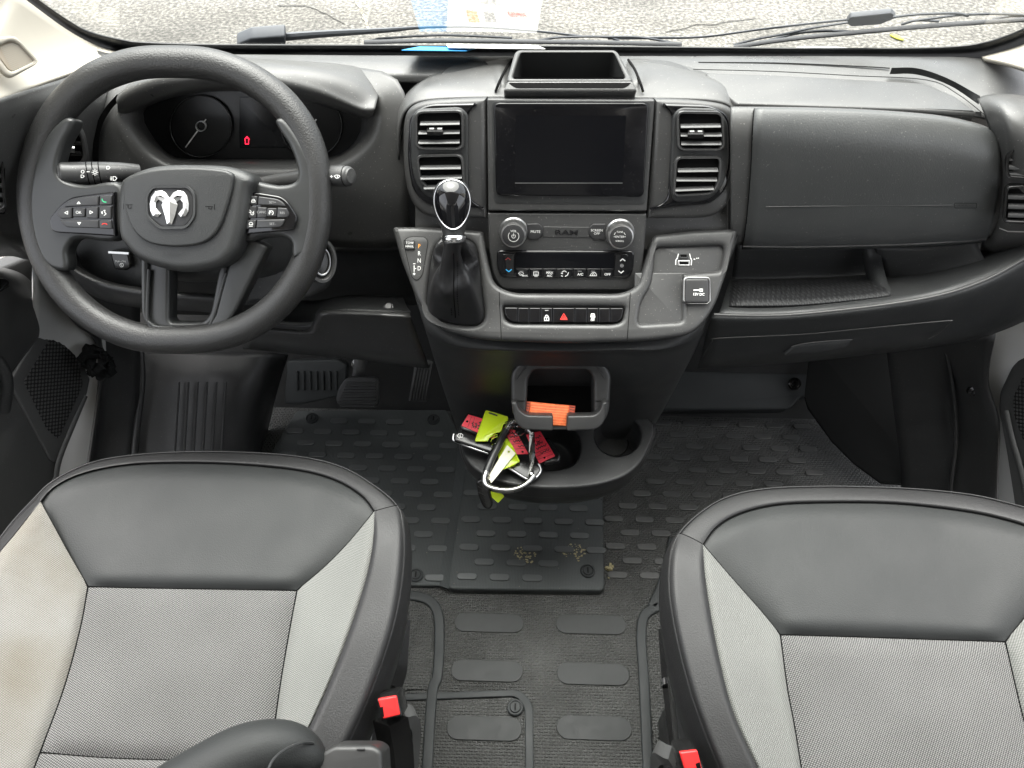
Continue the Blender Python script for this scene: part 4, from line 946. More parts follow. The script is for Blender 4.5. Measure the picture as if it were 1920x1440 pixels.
pb = plate('parking_brake_switch', PKB, rp([(205, 472, 3), (241, 474, 3), (246, 500, 8), (238, 508, 6), (214, 506, 6)], 4), -.002, .012, .003, 'gloss_plastic', D)
strokes('switch_edge', PKB, [[(204, 473), (240, 475)]], 4, .0122, 'satin', pb)
text('lettering', 'PULL-ON', PKB, 226, 490, .0122, 3.2, 'white_print', pb)
strokes('icon', PKB, [arc(228, 497, 3.5, 0, 360, 10), [(226.5, 495), (229, 499)]], 1.1, .0122, 'white_print', pb)
ledge = [[(470, 608, .868), (520, 616, .866), (572, 620, .865), (585, 612, .865), (592, 597, .865), (604, 584, .865), (640, 583, .865), (700, 585, .865), (768, 588, .865)],
         [(468, 616, .856), (520, 621, .854), (576, 625, .853), (590, 618, .853), (597, 602, .853), (608, 589, .853), (640, 588, .853), (700, 590, .853), (770, 594, .853)],
         [(465, 626, .858), (520, 628, .857), (578, 632, .856), (596, 626, .856), (604, 614, .856), (614, 602, .856), (640, 600, .856), (700, 602, .856), (774, 606, .856)],
         [(460, 640, .865), (520, 646, .865), (580, 652, .865), (610, 654, .865), (630, 655, .865), (650, 656, .865), (680, 660, .865), (720, 666, .865), (800, 676, .865)],
         [(455, 652, .89), (520, 658, .90), (580, 664, .90), (610, 667, .90), (630, 669, .90), (650, 670, .90), (680, 674, .90), (720, 680, .90), (805, 690, .90)]]
loft('knee_ledge', net(ledge), 'dash_smooth', D, 5, 4)
lfloor = [[(470, 607, .87), (585, 612, .868), (606, 583, .868), (770, 587, .868)], [(500, 585, .94), (585, 590, .94), (620, 572, .93), (762, 574, .93)], [(500, 560, 1.0), (590, 565, 1.0), (650, 555, .98), (755, 557, .98)]]
loft('ledge_tray', net(lfloor), 'dash_low', D, 3, 3)
c = atY(729, 577, .905); m = Matrix.Translation(c) @ Matrix.Rotation(rad(-30), 4, 'X') @ Matrix.Rotation(rad(50), 4, 'X')
put('bolt', lathe_mesh([(.008, -.002), (.0078, .003), (.0055, .0035), (.005, .006), (0, .0062)], m, 20), 'button', D, 30)

# ---------------------------------------------------------------- steering column, stalks, wheel
SCo = thing('steering_column', 'dark plastic steering column shroud behind the steering wheel', 'steering column', atY(420, 470, .88))
axw = PW.n; ctr = PW.o
def wp(px, py, h): return PW.p(px, py, h)
sh = []
for (k, h_) in ((.55, -.030), (1.0, -.05), (1.08, -.10), (1.1, -.16)):
    sh.append([PW.o + PW.u * (x * k) + PW.v * (y * k) + PW.n * h_ for x, y in [(-.085, .022), (-.06, .034), (0, .036), (.06, .036), (.088, .026), (.095, 0), (.094, -.05), (.08, -.085), (.03, -.098), (-.04, -.098), (-.08, -.07), (-.088, -.02)]])
loft('shroud', sh, 'dash_low', SCo, 4, 4, closed=True)
PR = Plane(atY(602, 492, .875), n=(.55, -.70, .45), u=(.79, .62, 0))
rg = plate('ignition_ring', PR, [circ(606, 490, 28, 42), circ(605, 491, 20, 33)], -.02, .004, .005, 'dash_smooth', SCo, res=4)
plate('ignition_face', PR, circ(605, 491, 21, 34), -.02, -.006, .001, 'gloss_plastic', SCo)
plate('ignition_trim', PR, [circ(605, 491, 16, 27), circ(605, 491, 13, 23)], -.006, -.002, .001, 'satin', SCo)
plate('ignition_housing', PR, rp([(470, 460, 20), (585, 455, 20), (625, 470, 20), (625, 540, 20), (560, 570, 20), (440, 575)], 10), -.07, -.018, .01, 'dash_low', SCo)
put('column_recess', tube_mesh([atY(x, y, .862) for x, y in arc(493, 532, 24, 150, 380, 14, 9)], .0012, 6), 'dash_smooth', SCo, 40)

def stalk(label, pts, rads, cols):
    t = thing('control_stalk', label, 'control stalk', atY(pts[0][0], pts[0][1], pts[0][2]), 'stalks behind the steering wheel')
    P = cr([atY(*q) for q in pts], 6); Rr = [q[0] for q in cr([(r, 0) for r in rads], 6)]
    put('arm', tube_mesh(P, Rr, 20, False, (0, 0, 1), 1.0), 'dash_smooth', t, 50)
    for a, rr_ in cols:
        i = min(range(len(P)), key=lambda k: (P[k] - atY(*a)).length)
        d = (P[min(i + 1, len(P) - 1)] - P[max(i - 1, 0)]).normalized()
        put('collar_groove', tube_mesh([P[i] - d * .0006, P[i] + d * .0006], Rr[i] * 1.012, 20), 'void', t, 50)
    return t
sl = stalk('left stalk with white light symbols, pointing left behind the wheel', [(262, 322, .850), (235, 322, .842), (205, 323, .834), (170, 324, .826), (140, 325, .819), (116, 325, .814), (108, 325, .812)], [.0095, .0115, .0130, .0138, .0138, .0136, .010],
           [((176, 324, .8275), 0), ((163, 324, .8245), 0), ((188, 323, .830), 0)])
PSL = Plane(atY(165, 322, .811), 36)
strokes('symbols', PSL, [arc(155, 322, 2.8, 0, 360, 10), [(152, 328), (152, 333), (155, 333), (158, 330.5), (155, 328), (152, 328)], [(163, 322), (168, 322)],
                        arc(178, 323, 2.6, 0, 360, 8), [(172, 323), (174, 323)], [(182, 323), (184, 323)], [(178, 317), (178, 319)], [(178, 327), (178, 329)], [(174, 319), (175, 320)], [(181, 326), (182, 327)], [(174, 327), (175, 326)], [(181, 320), (182, 319)],
                        [(200, 312), (200, 317), (204, 317), (206, 314.5), (204, 312), (200, 312)], [(212, 331), (212, 338), (216, 338), (219, 334.5), (216, 331), (212, 331)], [(207, 332), (210, 332)], [(207, 334.5), (210, 334.5)], [(207, 337), (210, 337)]], 1.2, .0, 'white_print', sl)
sr = stalk('right stalk with a white wiper symbol, pointing right behind the wheel', [(480, 345, .86), (520, 340, .85), (560, 335, .84), (600, 331, .832), (630, 330, .826), (652, 330, .822), (659, 330, .820)], [.0075, .0095, .0110, .0122, .0128, .0125, .009],
           [((614, 331, .829), 0), ((648, 330, .823), 0)])
PSR = Plane(atY(632, 329, .8095), 36)
strokes('symbols', PSR, [arc(632, 334, 7, 215, 325, 8, 6), [(627, 330), (630, 334), (634, 334), (637.5, 330)], [(632, 328), (633, 333)], [(619, 331), (623, 331)], [(621, 329), (623, 331), (621, 333)]], 1.1, 0, 'white_print', sr)

SWH = thing('steering_wheel', 'black flat-bottomed steering wheel with silver ram head badge and thumb buttons', 'steering wheel', PW.o)
rim_px = [(328, 116), (400, 122), (468, 147), (527, 190), (568, 245), (590, 310), (594, 375), (590, 432), (570, 500), (527, 565), (468, 610), (400, 632), (328, 637), (262, 632), (195, 607), (135, 560), (91, 495), (68, 425), (63, 352), (78, 275), (115, 205), (175, 150), (250, 121)]
RP_ = cr([PW.p(x, y) for x, y in rim_px], 8, True)
put('rim', tube_mesh(RP_, .0190, 28, True, PW.n, .92), 'rim', SWH, 60)
# smooth thumb wings that join the rim to the hub
wl = [(137, 225), (124, 219), (108, 228), (86, 254), (62, 305), (53, 370), (58, 430), (74, 480), (94, 502), (120, 508), (126, 495), (124, 473), (132, 455), (150, 447), (222, 446), (226, 347), (160, 347), (126, 341), (109, 327), (107, 305), (117, 270), (132, 242)]
wr = [(515, 225), (528, 220), (546, 238), (572, 279), (594, 330), (602, 385), (598, 430), (584, 465), (568, 480), (550, 484), (546, 472), (545, 456), (532, 446), (500, 445), (448, 447), (452, 345), (520, 347), (549, 342), (557, 328), (554, 305), (540, 270), (521, 241)]
for w in (wl, wr): plate('thumb_wing', PW, [tuple(q) for q in cr(w, 4, True)], -.010, .0168, .0065, 'spoke', SWH, res=5, smooth=50)
# lower double spoke
spo = rp([(262, 440), (264, 596, 30), (286, 626, 10), (405, 624, 10), (434, 598, 20), (502, 462, 5), (460, 440)], 5)
sph = rp([(276, 480), (275, 592, 16), (284, 611, 12), (384, 612, 14), (402, 596, 16), (432, 480)], 5)
spi = rp([(318, 480), (316, 599, 8), (321, 605, 6), (380, 605, 10), (394, 588, 14), (414, 480)], 5)
spf = rp([(272, 470), (271, 596, 16), (282, 616, 12), (388, 617, 14), (406, 598, 16), (437, 470)], 5)
plate('spoke_inner_wall', PW, [spf, spi], -.03, -.001, .005, 'spoke', SWH, res=3, smooth=50)
plate('lower_spoke', PW, [spo, sph], -.022, .006, .004, 'spoke', SWH, res=4, smooth=50)
spt = [(279, 505), (276, 590), (282, 606), (302, 614), (375, 614), (396, 604), (424, 512)]
put('spoke_trim', tube_mesh(cr([PW.p(x, y, .0045) for x, y in spt], 6), .0022, 8, False, PW.n), 'dash_low', SWH, 50)
hub = [(229, 332), (271, 314), (317, 308), (377, 308), (423, 311), (458, 322), (473, 338), (466, 362), (460, 401), (451, 443), (438, 478), (407, 502), (347, 511), (296, 503), (256, 487), (230, 461), (218, 437), (216, 386), (219, 350)]
plate('hub_cover', PW, [tuple(q) for q in cr(hub, 4, True)], -.01, .038, .013, 'hub', SWH, res=8, smooth=60)
shd = [(236, 334), (280, 319), (330, 314), (390, 315), (432, 323), (436, 345), (424, 392), (408, 432), (380, 456), (330, 463), (280, 456), (250, 432), (234, 392), (230, 352)]
plate('hub_shield', PW, [tuple(q) for q in cr(shd, 4, True)], .03, .0435, .0035, 'hub', SWH, res=4, smooth=60)
oct_o = rp([(284, 348, 9), (352, 347, 9), (366, 362, 9), (366, 407, 9), (350, 428, 9), (298, 429, 9), (273, 408, 9), (271, 366, 9)], 8)
oct_i = rp([(287, 352, 8), (349, 351, 8), (361, 365, 8), (361, 404, 8), (347, 424, 8), (300, 425, 8), (278, 405, 8), (276, 368, 8)], 8)
plate('badge_frame', PW, [oct_o, oct_i], .038, .0465, .003, 'hub', SWH, res=3)
plate('badge_base', PW, oct_i, .038, .0440, .0005, 'button', SWH)
def facet(pts, ridge, h, hr):
    """faceted chrome piece: outline at height h, ridge line at height hr"""
    V = [PW.p(x, y, h) for x, y in pts] + [PW.p(x, y, h - .003) for x, y in pts] + [PW.p(x, y, hr) for x, y in ridge]
    n = len(pts); m_ = len(ridge); Fc = []
    near = [min(range(m_), key=lambda k: (ridge[k][0] - pts[i][0]) ** 2 + (ridge[k][1] - pts[i][1]) ** 2) for i in range(n)]
    for i in range(n):
        j = (i + 1) % n
        Fc.append((i, j, n + j, n + i))
        a, b = 2 * n + near[i], 2 * n + near[j]
        if a == b: Fc.append((i, j, a))
        else: Fc.append((i, j, b, a))
    return pydata(V, Fc)
hl = [(317, 371), (310, 361), (302, 357), (291, 359), (284, 369), (281, 382), (282, 396), (287, 405), (296, 407), (301, 401), (297, 396), (292, 390), (292, 380), (297, 374), (304, 378), (310, 388)]
rdl = [(311, 372), (302, 366), (293, 367), (288, 378), (287, 390), (292, 401)]
face = [(309, 375), (318, 370), (327, 374), (333, 384), (328, 404), (322, 421), (313, 420), (309, 404), (303, 384)]
put('badge', facet(hl, rdl, .046, .0480), 'badge_chrome', SWH, 8)
mir = lambda P: [(635 - x, y) for x, y in P]
put('badge', facet(mir(hl), mir(rdl), .046, .0480), 'badge_chrome', SWH, 8)
put('badge', facet(face, [(318, 378), (318, 398), (318, 416)], .0475, .0495), 'badge_chrome', SWH, 8)
strokes('horn_mark', PW, [[(232, 382), (232, 392)], [(236, 384), (248, 384)], [(240, 384), (240, 390), (245, 391), (246, 387)]], 1.0, .0438, 'void', SWH)
strokes('horn_mark', PW, [[(402, 383), (402, 393)], [(385, 387), (398, 387)], [(392, 387), (391, 391), (396, 392), (398, 387)]], 1.0, .0438, 'void', SWH)
text('raised_name', 'AIRBAG', PW, 322, 478, .0395, 6.5, 'dash_low', SWH, sx=1.2, ext=.0005)
# thumb switch pods
def pod(out, buttons):
    p = plate('switch_pod', PW, rp(out, 6), .014, .0235, .002, 'gloss', SWH, res=3)
    for b in buttons: plate('button', PW, rp(b, 2), .02, .0262, .0012, 'button', p)
    return p
pL = pod([(214, 359, 2), (156, 366), (132, 370, 10), (112, 385), (91, 411, 8), (96, 432, 6), (106, 436), (216, 443, 2), (214, 400)],
         [[(119, 388), (127, 377, 4), (142, 371, 4), (185, 367), (184, 385), (141, 387)], [(106, 400, 4), (113, 390, 3), (134, 389), (134, 409), (113, 410, 3)], [(161, 389), (184, 387), (183, 410), (161, 409)],
          [(112, 412), (184, 413), (185, 428), (124, 426, 6), (116, 418)], [(136.5, 390.5, 3), (159, 390, 3), (158.5, 407, 3), (136.5, 407, 3)],
          [(187, 367), (210, 366), (209, 384), (186, 385)], [(186, 387), (208.5, 386), (208, 410.5), (185.5, 410.5)], [(185.5, 413), (208, 413), (210, 429), (186, 428)]])
hb = .0264
strokes('icon', PW, [[(144.5, 382), (147.5, 378), (150.5, 382), (144.5, 382)], [(121, 399), (127, 396), (127, 402), (121, 399)], [(174, 398), (168.5, 395), (168.5, 401), (174, 398)], [(145.5, 417), (151.5, 417), (148.5, 421.5), (145.5, 417)]], 1.2, hb, 'white_print', pL)
text('lettering', 'OK', PW, 147.5, 398.5, hb, 5.2, 'white_print', pL)
strokes('icon', PW, [[(191.5, 373), (192, 376), (195, 378.5), (199, 379)]], 2.0, hb, 'green_print', pL)
strokes('icon', PW, [arc(196, 422, 5, 200, 340, 6, 3)], 1.8, hb, 'red_print', pL)
strokes('icon', PW, [[(194, 395), (197, 394), (196, 398), (199, 401), (195, 404)], [(190, 397), (191, 400)], [(192, 396), (192, 401)]], 1.3, hb, 'white_print', pL)
pR = pod([(465, 358, 2), (526, 368, 8), (539, 378, 8), (556, 405, 8), (556, 415), (549, 432, 6), (455, 440, 3), (458, 400)],
         [[(464.5, 366), (482.5, 368), (481.5, 384), (464, 384)], [(463, 386.5), (481, 386.5), (480, 409), (461, 409)], [(460.5, 412), (480, 412), (478, 428), (458.5, 430)],
          [(484, 368), (520, 373, 5), (531, 380, 4), (535, 387), (483, 384)], [(482.5, 388), (500, 389), (499, 408), (481.5, 408)], [(520, 389), (537, 390, 2), (542, 401, 3), (539, 408), (519, 408)],
          [(481.5, 412), (535, 411), (528, 426, 6), (480, 428)], [(500.5, 390, 3), (518.5, 390, 3), (518, 406.5, 3), (499.5, 406, 3)]])
text('lettering', 'SET+', PW, 511, 379.5, hb, 4.2, 'grey_print', pR); text('lettering', 'SET-', PW, 511, 420, hb, 4.2, 'grey_print', pR)
text('lettering', 'CANC', PW, 490.5, 398, hb, 4.4, 'grey_print', pR); text('lettering', 'RES', PW, 529.5, 399.5, hb, 4.2, 'grey_print', pR)
strokes('icon', PW, [arc(508.5, 399, 4, -220, 60, 8), [(508.5, 399), (505, 395)]], 1.2, hb, 'white_print', pR)
strokes('icon', PW, [arc(475, 377, 3.4, 180, 360, 6), [(471.6, 377), (471.6, 379), (478.4, 379), (478.4, 377)], [(472, 376), (478, 376)]], 1.1, hb, 'white_print', pR)
strokes('icon', PW, [arc(467.5, 397, 3.2, 180, 360, 6), [(464, 398), (471, 398)], arc(473, 400, 3, -60, 200, 6), [(473, 400), (476, 396)]], 1.1, hb, 'white_print', pR)
strokes('icon', PW, [arc(470.5, 420, 3.4, 180, 360, 6), [(467, 421), (474, 421)], [(467.4, 424), (473.6, 424)]], 1.2, hb, 'white_print', pR)

# ---------------------------------------------------------------- lower console, cup tray, phone cradle
LC = thing('centre_console', 'black lower centre console with two cup wells and a phone cradle', 'console', (0, .78, 0))
body = [[(745, 440, .90), (760, 470, .885), (840, 560, .86), (960, 600, .85), (1060, 600, .85), (1160, 600, .85), (1270, 565, .86), (1365, 480, .885), (1382, 440, .90)],
        [(790, 585, .83), (800, 606, .812), (860, 640, .792), (960, 650, .785), (1060, 652, .785), (1160, 650, .785), (1250, 645, .79), (1312, 612, .81), (1330, 585, .83)],
        [(806, 640, .845), (815, 650, .820), (870, 662, .800), (960, 668, .793), (1060, 670, .793), (1160, 668, .793), (1240, 664, .798), (1296, 652, .818), (1310, 640, .845)],
        [(830, 720, .875), (840, 735, .850), (885, 745, .838), (960, 750, .835), (1060, 752, .835), (1160, 750, .835), (1220, 745, .838), (1258, 735, .850), (1268, 720, .875)],
        [(860, 810, .89), (868, 822, .868), (900, 832, .858), (960, 836, .855), (1060, 838, .855), (1160, 836, .855), (1190, 834, .858), (1208, 826, .868), (1216, 814, .89)]]
loft('console_body', net(body), 'dash_low', LC, 4, 5)
tray_out = cr([(864, 815), (868, 848), (890, 878), (935, 902), (1000, 913), (1060, 914), (1120, 908), (1170, 892), (1202, 865), (1220, 830), (1226, 800), (1212, 782), (1180, 770), (1100, 764), (960, 764), (890, 772), (868, 790)], 4, True)
cup1 = circ(1158, 815, 44, 40); cup2 = [tuple(q) for q in cr([(940, 845), (950, 800), (1000, 785), (1050, 785), (1082, 810), (1088, 848), (1070, 874), (1025, 882), (970, 872)], 4, True)]
tray_out = [tuple(q) for q in tray_out]
plate('cup_tray', PT, [tray_out, cup1, cup2], -.034, 0, .0045, 'black_plastic', LC, res=4)
rim_w = [PT.p(x, y, -.012) for x, y in tray_out]; cc = sum(rim_w, Vector()) / len(rim_w)
rows = []
for k, dz in ((1.0, 0), (1.015, -.010), (.985, -.03), (.93, -.055), (.80, -.078)): rows.append([Vector((cc.x + (p.x - cc.x) * k, cc.y + (p.y - cc.y) * k, p.z + dz)) for p in rim_w])
loft('tray_shell', rows, 'black_plastic', LC, 1, 3, closed=True)
for cp in (cup1, cup2):
    a = [PT.p(x, y, -.003) for x, y in cp]; c0 = sum(a, Vector()) / len(a)
    rws = [a] + [[Vector((c0.x + (p.x - c0.x) * k, c0.y + (p.y - c0.y) * k, p.z - d)) for p in a] for k, d in ((.99, .012), (.94, .045), (.88, .062), (.80, .066), (.01, .066))]
    put('cup_well', grid_mesh(rws, closed_u=True), 'black_plastic', LC, 40)
put('well_ring', tube_mesh([PT.p(x, y, -.064) for x, y in circ(1148, 832, 30, 24, 30)], .0012, 6, True), 'gloss_plastic', LC, 50)
# cradle
CR_o = rp([(957, 700, 14), (986, 664, 10), (1118, 664, 10), (1147, 700, 14), (1142, 780, 20), (1120, 806), (984, 806), (960, 780, 20)], 8)
CR_i = rp([(990, 712, 6), (1000, 694, 8), (1104, 694, 8), (1113, 712, 6), (1114, 790, 10), (1108, 798), (992, 798), (986, 790, 10)], 6)
plate('cradle_frame', PK, [CR_o, CR_i], -.055, .012, .006, 'cradle', LC, res=4)
plate('cradle_back', PK, CR_i, -.058, -.05, .001, 'void', LC)
put('cradle_line', tube_mesh([PK.p(x, y, .0125) for x, y in rp([(967, 712), (992, 679, 8), (1112, 679, 8), (1136, 712)], 4)][3:-3], .0011, 6), 'dash_low', LC, 40)
strokes('cradle_joint', PK, [[(958, 752), (984, 752)], [(1116, 752), (1141, 752)]], 1.5, .0124, 'void', LC)
lipL = rp([(958, 754), (968, 754), (974, 770, 10), (988, 779, 6), (1037, 780, 3), (1037, 809, 6), (980, 806, 10), (966, 792, 10)], 3)
lipR = rp([(1139, 754), (1130, 754), (1126, 770, 10), (1114, 779, 6), (1064, 780, 3), (1062, 809, 6), (1120, 806, 10), (1134, 792, 10)], 3)
for lp_ in (lipL, lipR): plate('cradle_lip', PK, lp_, .008, .036, .0035, 'cradle', LC, res=3)

# ---------------------------------------------------------------- orange strap in the cradle
PO = Plane(PK.p(1030, 776, .004), 52)
OS = thing('folded_strap', 'folded orange woven strap tucked in the black phone cradle', 'strap', PO.p(1030, 790))
plate('webbing', PO, rp([(994, 753, 2), (1068, 760, 2), (1064, 800, 2), (990, 795, 2)], 2), -.006, .004, .002, 'orange_strap', OS)
plate('crimped_end', PO, rp([(984, 752), (995, 753), (991, 796), (981, 793)], 1), -.004, .0025, .001, 'orange_dark', OS)
plate('crimped_end', PO, rp([(1067, 760), (1079, 761), (1075, 801), (1063, 800)], 1), -.004, .0025, .001, 'orange_dark', OS)
V = [[(996, 757 + k * 5 + random.uniform(-.6, .6)), (1020, 759 + k * 5 + random.uniform(-1, 1)), (1045, 761 + k * 5 + random.uniform(-1, 1)), (1066, 763 + k * 5)] for k in range(8)]
mat('orange_light', (.95, .32, .12), .5)
strokes('threads', PO, V, 1.0, .0043, 'orange_light', OS)
strokes('crimp_marks', PO, [[(988 - k * .4, 756 + k * 5), (993 - k * .4, 757 + k * 5)] for k in range(8)] + [[(1069 - k * .4, 763 + k * 5), (1077 - k * .4, 764 + k * 5)] for k in range(8)], 1.2, .0028, 'ink', OS)

# ---------------------------------------------------------------- keys on the carabiner
PKY = Plane((-.05, .76, .382), 76)              # the bunch lies on the tray and leans over its front
def flat_thing(name, label, cat, outline, h0, h1, m, bev=.0008, pl=PKY, group=None):
    c = outline[0]; t = thing(name, label, cat, pl.p(c[0], c[1], h0), group)
    plate('body', pl, outline, h0, h1, bev, m, t); return t
PKB2 = Plane((-.12, .73, .35), 60)
f1 = flat_thing('key_fob', 'black key fob with silver lower edge and white round mark, left of the bunch', 'key fob', rp([(851, 812, 5), (866, 806, 5), (930, 834, 6), (922, 850, 6), (850, 826, 6)], 4), .002, .013, 'gloss_plastic', .004, group='key fobs on the carabiner')
put('metal_edge', tube_mesh(cr([PKY.p(x, y, .007) for x, y in [(851, 814), (850, 824), (858, 829), (885, 840), (916, 850)]], 5), .0022, 8), 'satin', f1, 50)
strokes('symbol', PKY, [arc(863, 817, 4.8, 0, 360, 14, 4.2), [(864, 812), (862, 822)]], 1.1, .0132, 'white_print', f1)
f0 = flat_thing('key_fob', 'black key fob lying under the left red paper tag', 'key fob', rp([(861, 796, 4), (876, 772, 6), (935, 786, 6), (930, 822, 6), (905, 818), (866, 806, 5)], 4), -.006, .008, 'gloss_plastic', .004, group='key fobs on the carabiner')
f2 = flat_thing('key_fob', 'black key fob with silver rim under the carabiner gate', 'key fob', rp([(950, 852, 6), (975, 862), (1012, 868, 8), (1015, 882, 6), (1003, 897, 6), (985, 898), (950, 874, 6)], 4), -.004, .007, 'gloss_plastic', .003, group='key fobs on the carabiner')
put('metal_edge', tube_mesh(cr([PKY.p(x, y, .005) for x, y in [(952, 876), (968, 886), (988, 898), (1003, 897), (1014, 882), (1010, 870)]], 5), .0022, 8), 'satin', f2, 50)
f3 = flat_thing('key_fob', 'plain black key fob at the right of the bunch under a red tag', 'key fob', rp([(1012, 822, 6), (1030, 818, 6), (1053, 852, 8), (1050, 866, 6), (1018, 872, 6)], 4), -.010, .003, 'gloss_plastic', .005, group='key fobs on the carabiner')
PHG = Plane((-.13, .70, .30), 38)
f4 = flat_thing('key_fob', 'black key fob hanging from the carabiner over the tray front', 'key fob', rp([(892, 904, 4), (903, 898, 4), (918, 922), (925, 946, 6), (919, 957, 6), (906, 953, 6), (897, 932)], 4), -.002, .010, 'gloss_plastic', .004, pl=PHG, group='key fobs on the carabiner')
strokes('button_line', PHG, [[(896, 912), (906, 917)], [(897, 923), (910, 929)]], .9, .0102, 'button', f4)
def tag(label, quad, h, m, lines, hole, holed=True, name='key_tag', cat='key tag', group='red key tags'):
    P = rp(quad, 2); hol = circ(hole[0], hole[1], 2.2, 2.0, 12)
    t = thing(name, label, cat, PKY.p(quad[0][0], quad[0][1], h), group)
    plate('card', PKY, [P, hol], h, h + .0012, .0003, m, t)
    if lines: strokes('handwriting', PKY, lines, 1.5, h + .0013, 'ink', t)
    return t
def scrawl(x0, y0, x1, y1, amp, n, seed):
    r = random.Random(seed); d = Vector((x1 - x0, y1 - y0)); L_ = d.length; d.normalize(); nn = Vector((-d.y, d.x)); out = []
    for k in range(n + 1):
        q = Vector((x0, y0)) + d * (L_ * k / n) + nn * (amp * (1 if k % 2 else -1) * r.uniform(.3, 1)) + d * r.uniform(-.7, .7)
        out.append((q.x, q.y))
    return out
t = tag('red paper tag with handwriting lying on the left black fob', [(878, 777), (936, 794), (926, 824), (865, 798)], .0095, 'red_tag',
        [scrawl(893, 793, 893, 803, 3, 5, 1), scrawl(900, 790, 898, 807, 3.5, 6, 2), scrawl(886, 792, 888, 801, 2.5, 5, 6)], (876, 790))
strokes('printed_line', PKY, [[(884, 781), (877, 801)], [(890, 783), (884, 803)]], .6, .0109, 'ink', t)
t = tag('red paper tag with handwriting in the middle of the bunch', [(943, 801), (966, 806), (991, 851), (966, 852)], .011, 'red_tag',
        [scrawl(951, 813, 972, 811, 3, 8, 3), scrawl(956, 819, 972, 817, 2.5, 6, 4), scrawl(962, 828, 977, 826, 2, 6, 5), scrawl(972, 837, 988, 835, 2, 5, 7)], (980, 847))
strokes('printed_line', PKY, [[(955, 825), (975, 822)], [(961, 833), (981, 830)], [(966, 842), (986, 840)]], .6, .0124, 'ink', t)
t = tag('red paper tag with handwriting right of the carabiner gate', [(986, 815), (1013, 808), (1041, 855), (1011, 869)], .006, 'red_tag',
        [scrawl(1003, 822, 1014, 817, 2.5, 5, 8), scrawl(1006, 829, 1012, 827, 2, 4, 9), scrawl(1004, 835, 1018, 829, 2.2, 6, 10), scrawl(1006, 842, 1024, 834, 2.2, 8, 11), scrawl(1014, 850, 1030, 842, 2, 6, 12)], (1021, 858))
strokes('printed_line', PKY, [[(1004, 850), (1030, 839)], [(1006, 856), (1034, 845)], [(1008, 862), (1037, 851)]], .6, .0074, 'ink', t)
tag('blank off-white plastic key tag across the middle of the carabiner', [(951, 834), (967, 850), (921, 906), (914, 896)], .020, 'white_tag', None, (954, 847), group='plain key tags')
def neon(label, out, h, pl=PKY):
    t = thing('acrylic_tag', label, 'key tag', pl.p(out[0][0], out[0][1], h), 'yellow green clear tags')
    P = rp(out, 2)
    plate('sheet', pl, P, h, h + .003, .0008, 'neon', t)
    put('edge', tube_mesh([pl.p(x, y, h + .003) for x, y in P], .0009, 6, True, pl.n), 'neon', t, 50)
    return t
t = neon('large yellow green clear tag lying across the left red tag', [(911, 770), (952, 782), (950, 793), (943, 795), (939, 810, 5), (928, 811, 5), (919, 818, 5), (914, 827, 5), (891, 827)], .017)
strokes('inner_line', PKY, [arc(934, 829, 20, 185, 265, 8, 14), arc(934, 829, 14, 185, 265, 8, 10)], 1.2, .0204, 'neon', t)
strokes('barcode', PKY, [[(917, 774), (932, 779)]], 3.0, .0204, 'ink', t)
neon('yellow green clear tag half hidden under the white tag', [(950, 822), (960, 836), (974, 865), (962, 872), (944, 880), (938, 868), (933, 848), (940, 838)], .014)
neon('small yellow green clear tag hanging below the carabiner bend', [(918, 905), (930, 920), (945, 930), (934, 942), (923, 932)], .002, PHG)
# carabiner
CB = thing('carabiner', 'silver D-shaped carabiner clip with black sleeve holding the keys', 'carabiner', PKY.p(950, 918, .02))
bpath = [(955, 797), (946, 812), (936, 832), (922, 860), (912, 884), (908, 898), (912, 910), (924, 916), (940, 919), (958, 919), (976, 914), (991, 904), (1001, 892)]
P = cr([PKY.p(x, y, .026 if y > 830 else .022) for x, y in bpath], 6)
put('body', tube_mesh(P, .0052, 14), 'steel', CB, 60)
put('sleeve', tube_mesh(P[4:25], .0063, 12), 'boot_leather', CB, 60)
put('hook', tube_mesh(cr([PKY.p(x, y, .022) for x, y in [(952, 800), (958, 792), (970, 790), (985, 798), (996, 812)]], 6), .0048, 12), 'steel', CB, 60)
put('gate', tube_mesh([PKY.p(997.5, 812, .026), PKY.p(998, 850, .028), PKY.p(996, 893, .028)], .0052, 4, False, PKY.v, 1.0), 'steel', CB, 20)
for q in ((997, 817), (996, 888)):
    c = PKY.p(*q, .033); m = PKY.mat(0); m.translation = c
    put('rivet', lathe_mesh([(.0022, -.003), (.0022, .0008), (.0015, .0014), (0, .0015)], m, 12), 'satin', CB, 30)
for k, (cx, cy, r) in enumerate(((913, 897, 7), (972, 808, 12), (930, 838, 9), (955, 796, 9))):
    rg_ = put('split_ring', tube_mesh([PKY.p(x, y, .024 + .006 * math.sin(i)) for i, (x, y) in enumerate(circ(cx, cy, r, r * .7, 24))], .0009, 6, True), 'chrome', CB, 50)

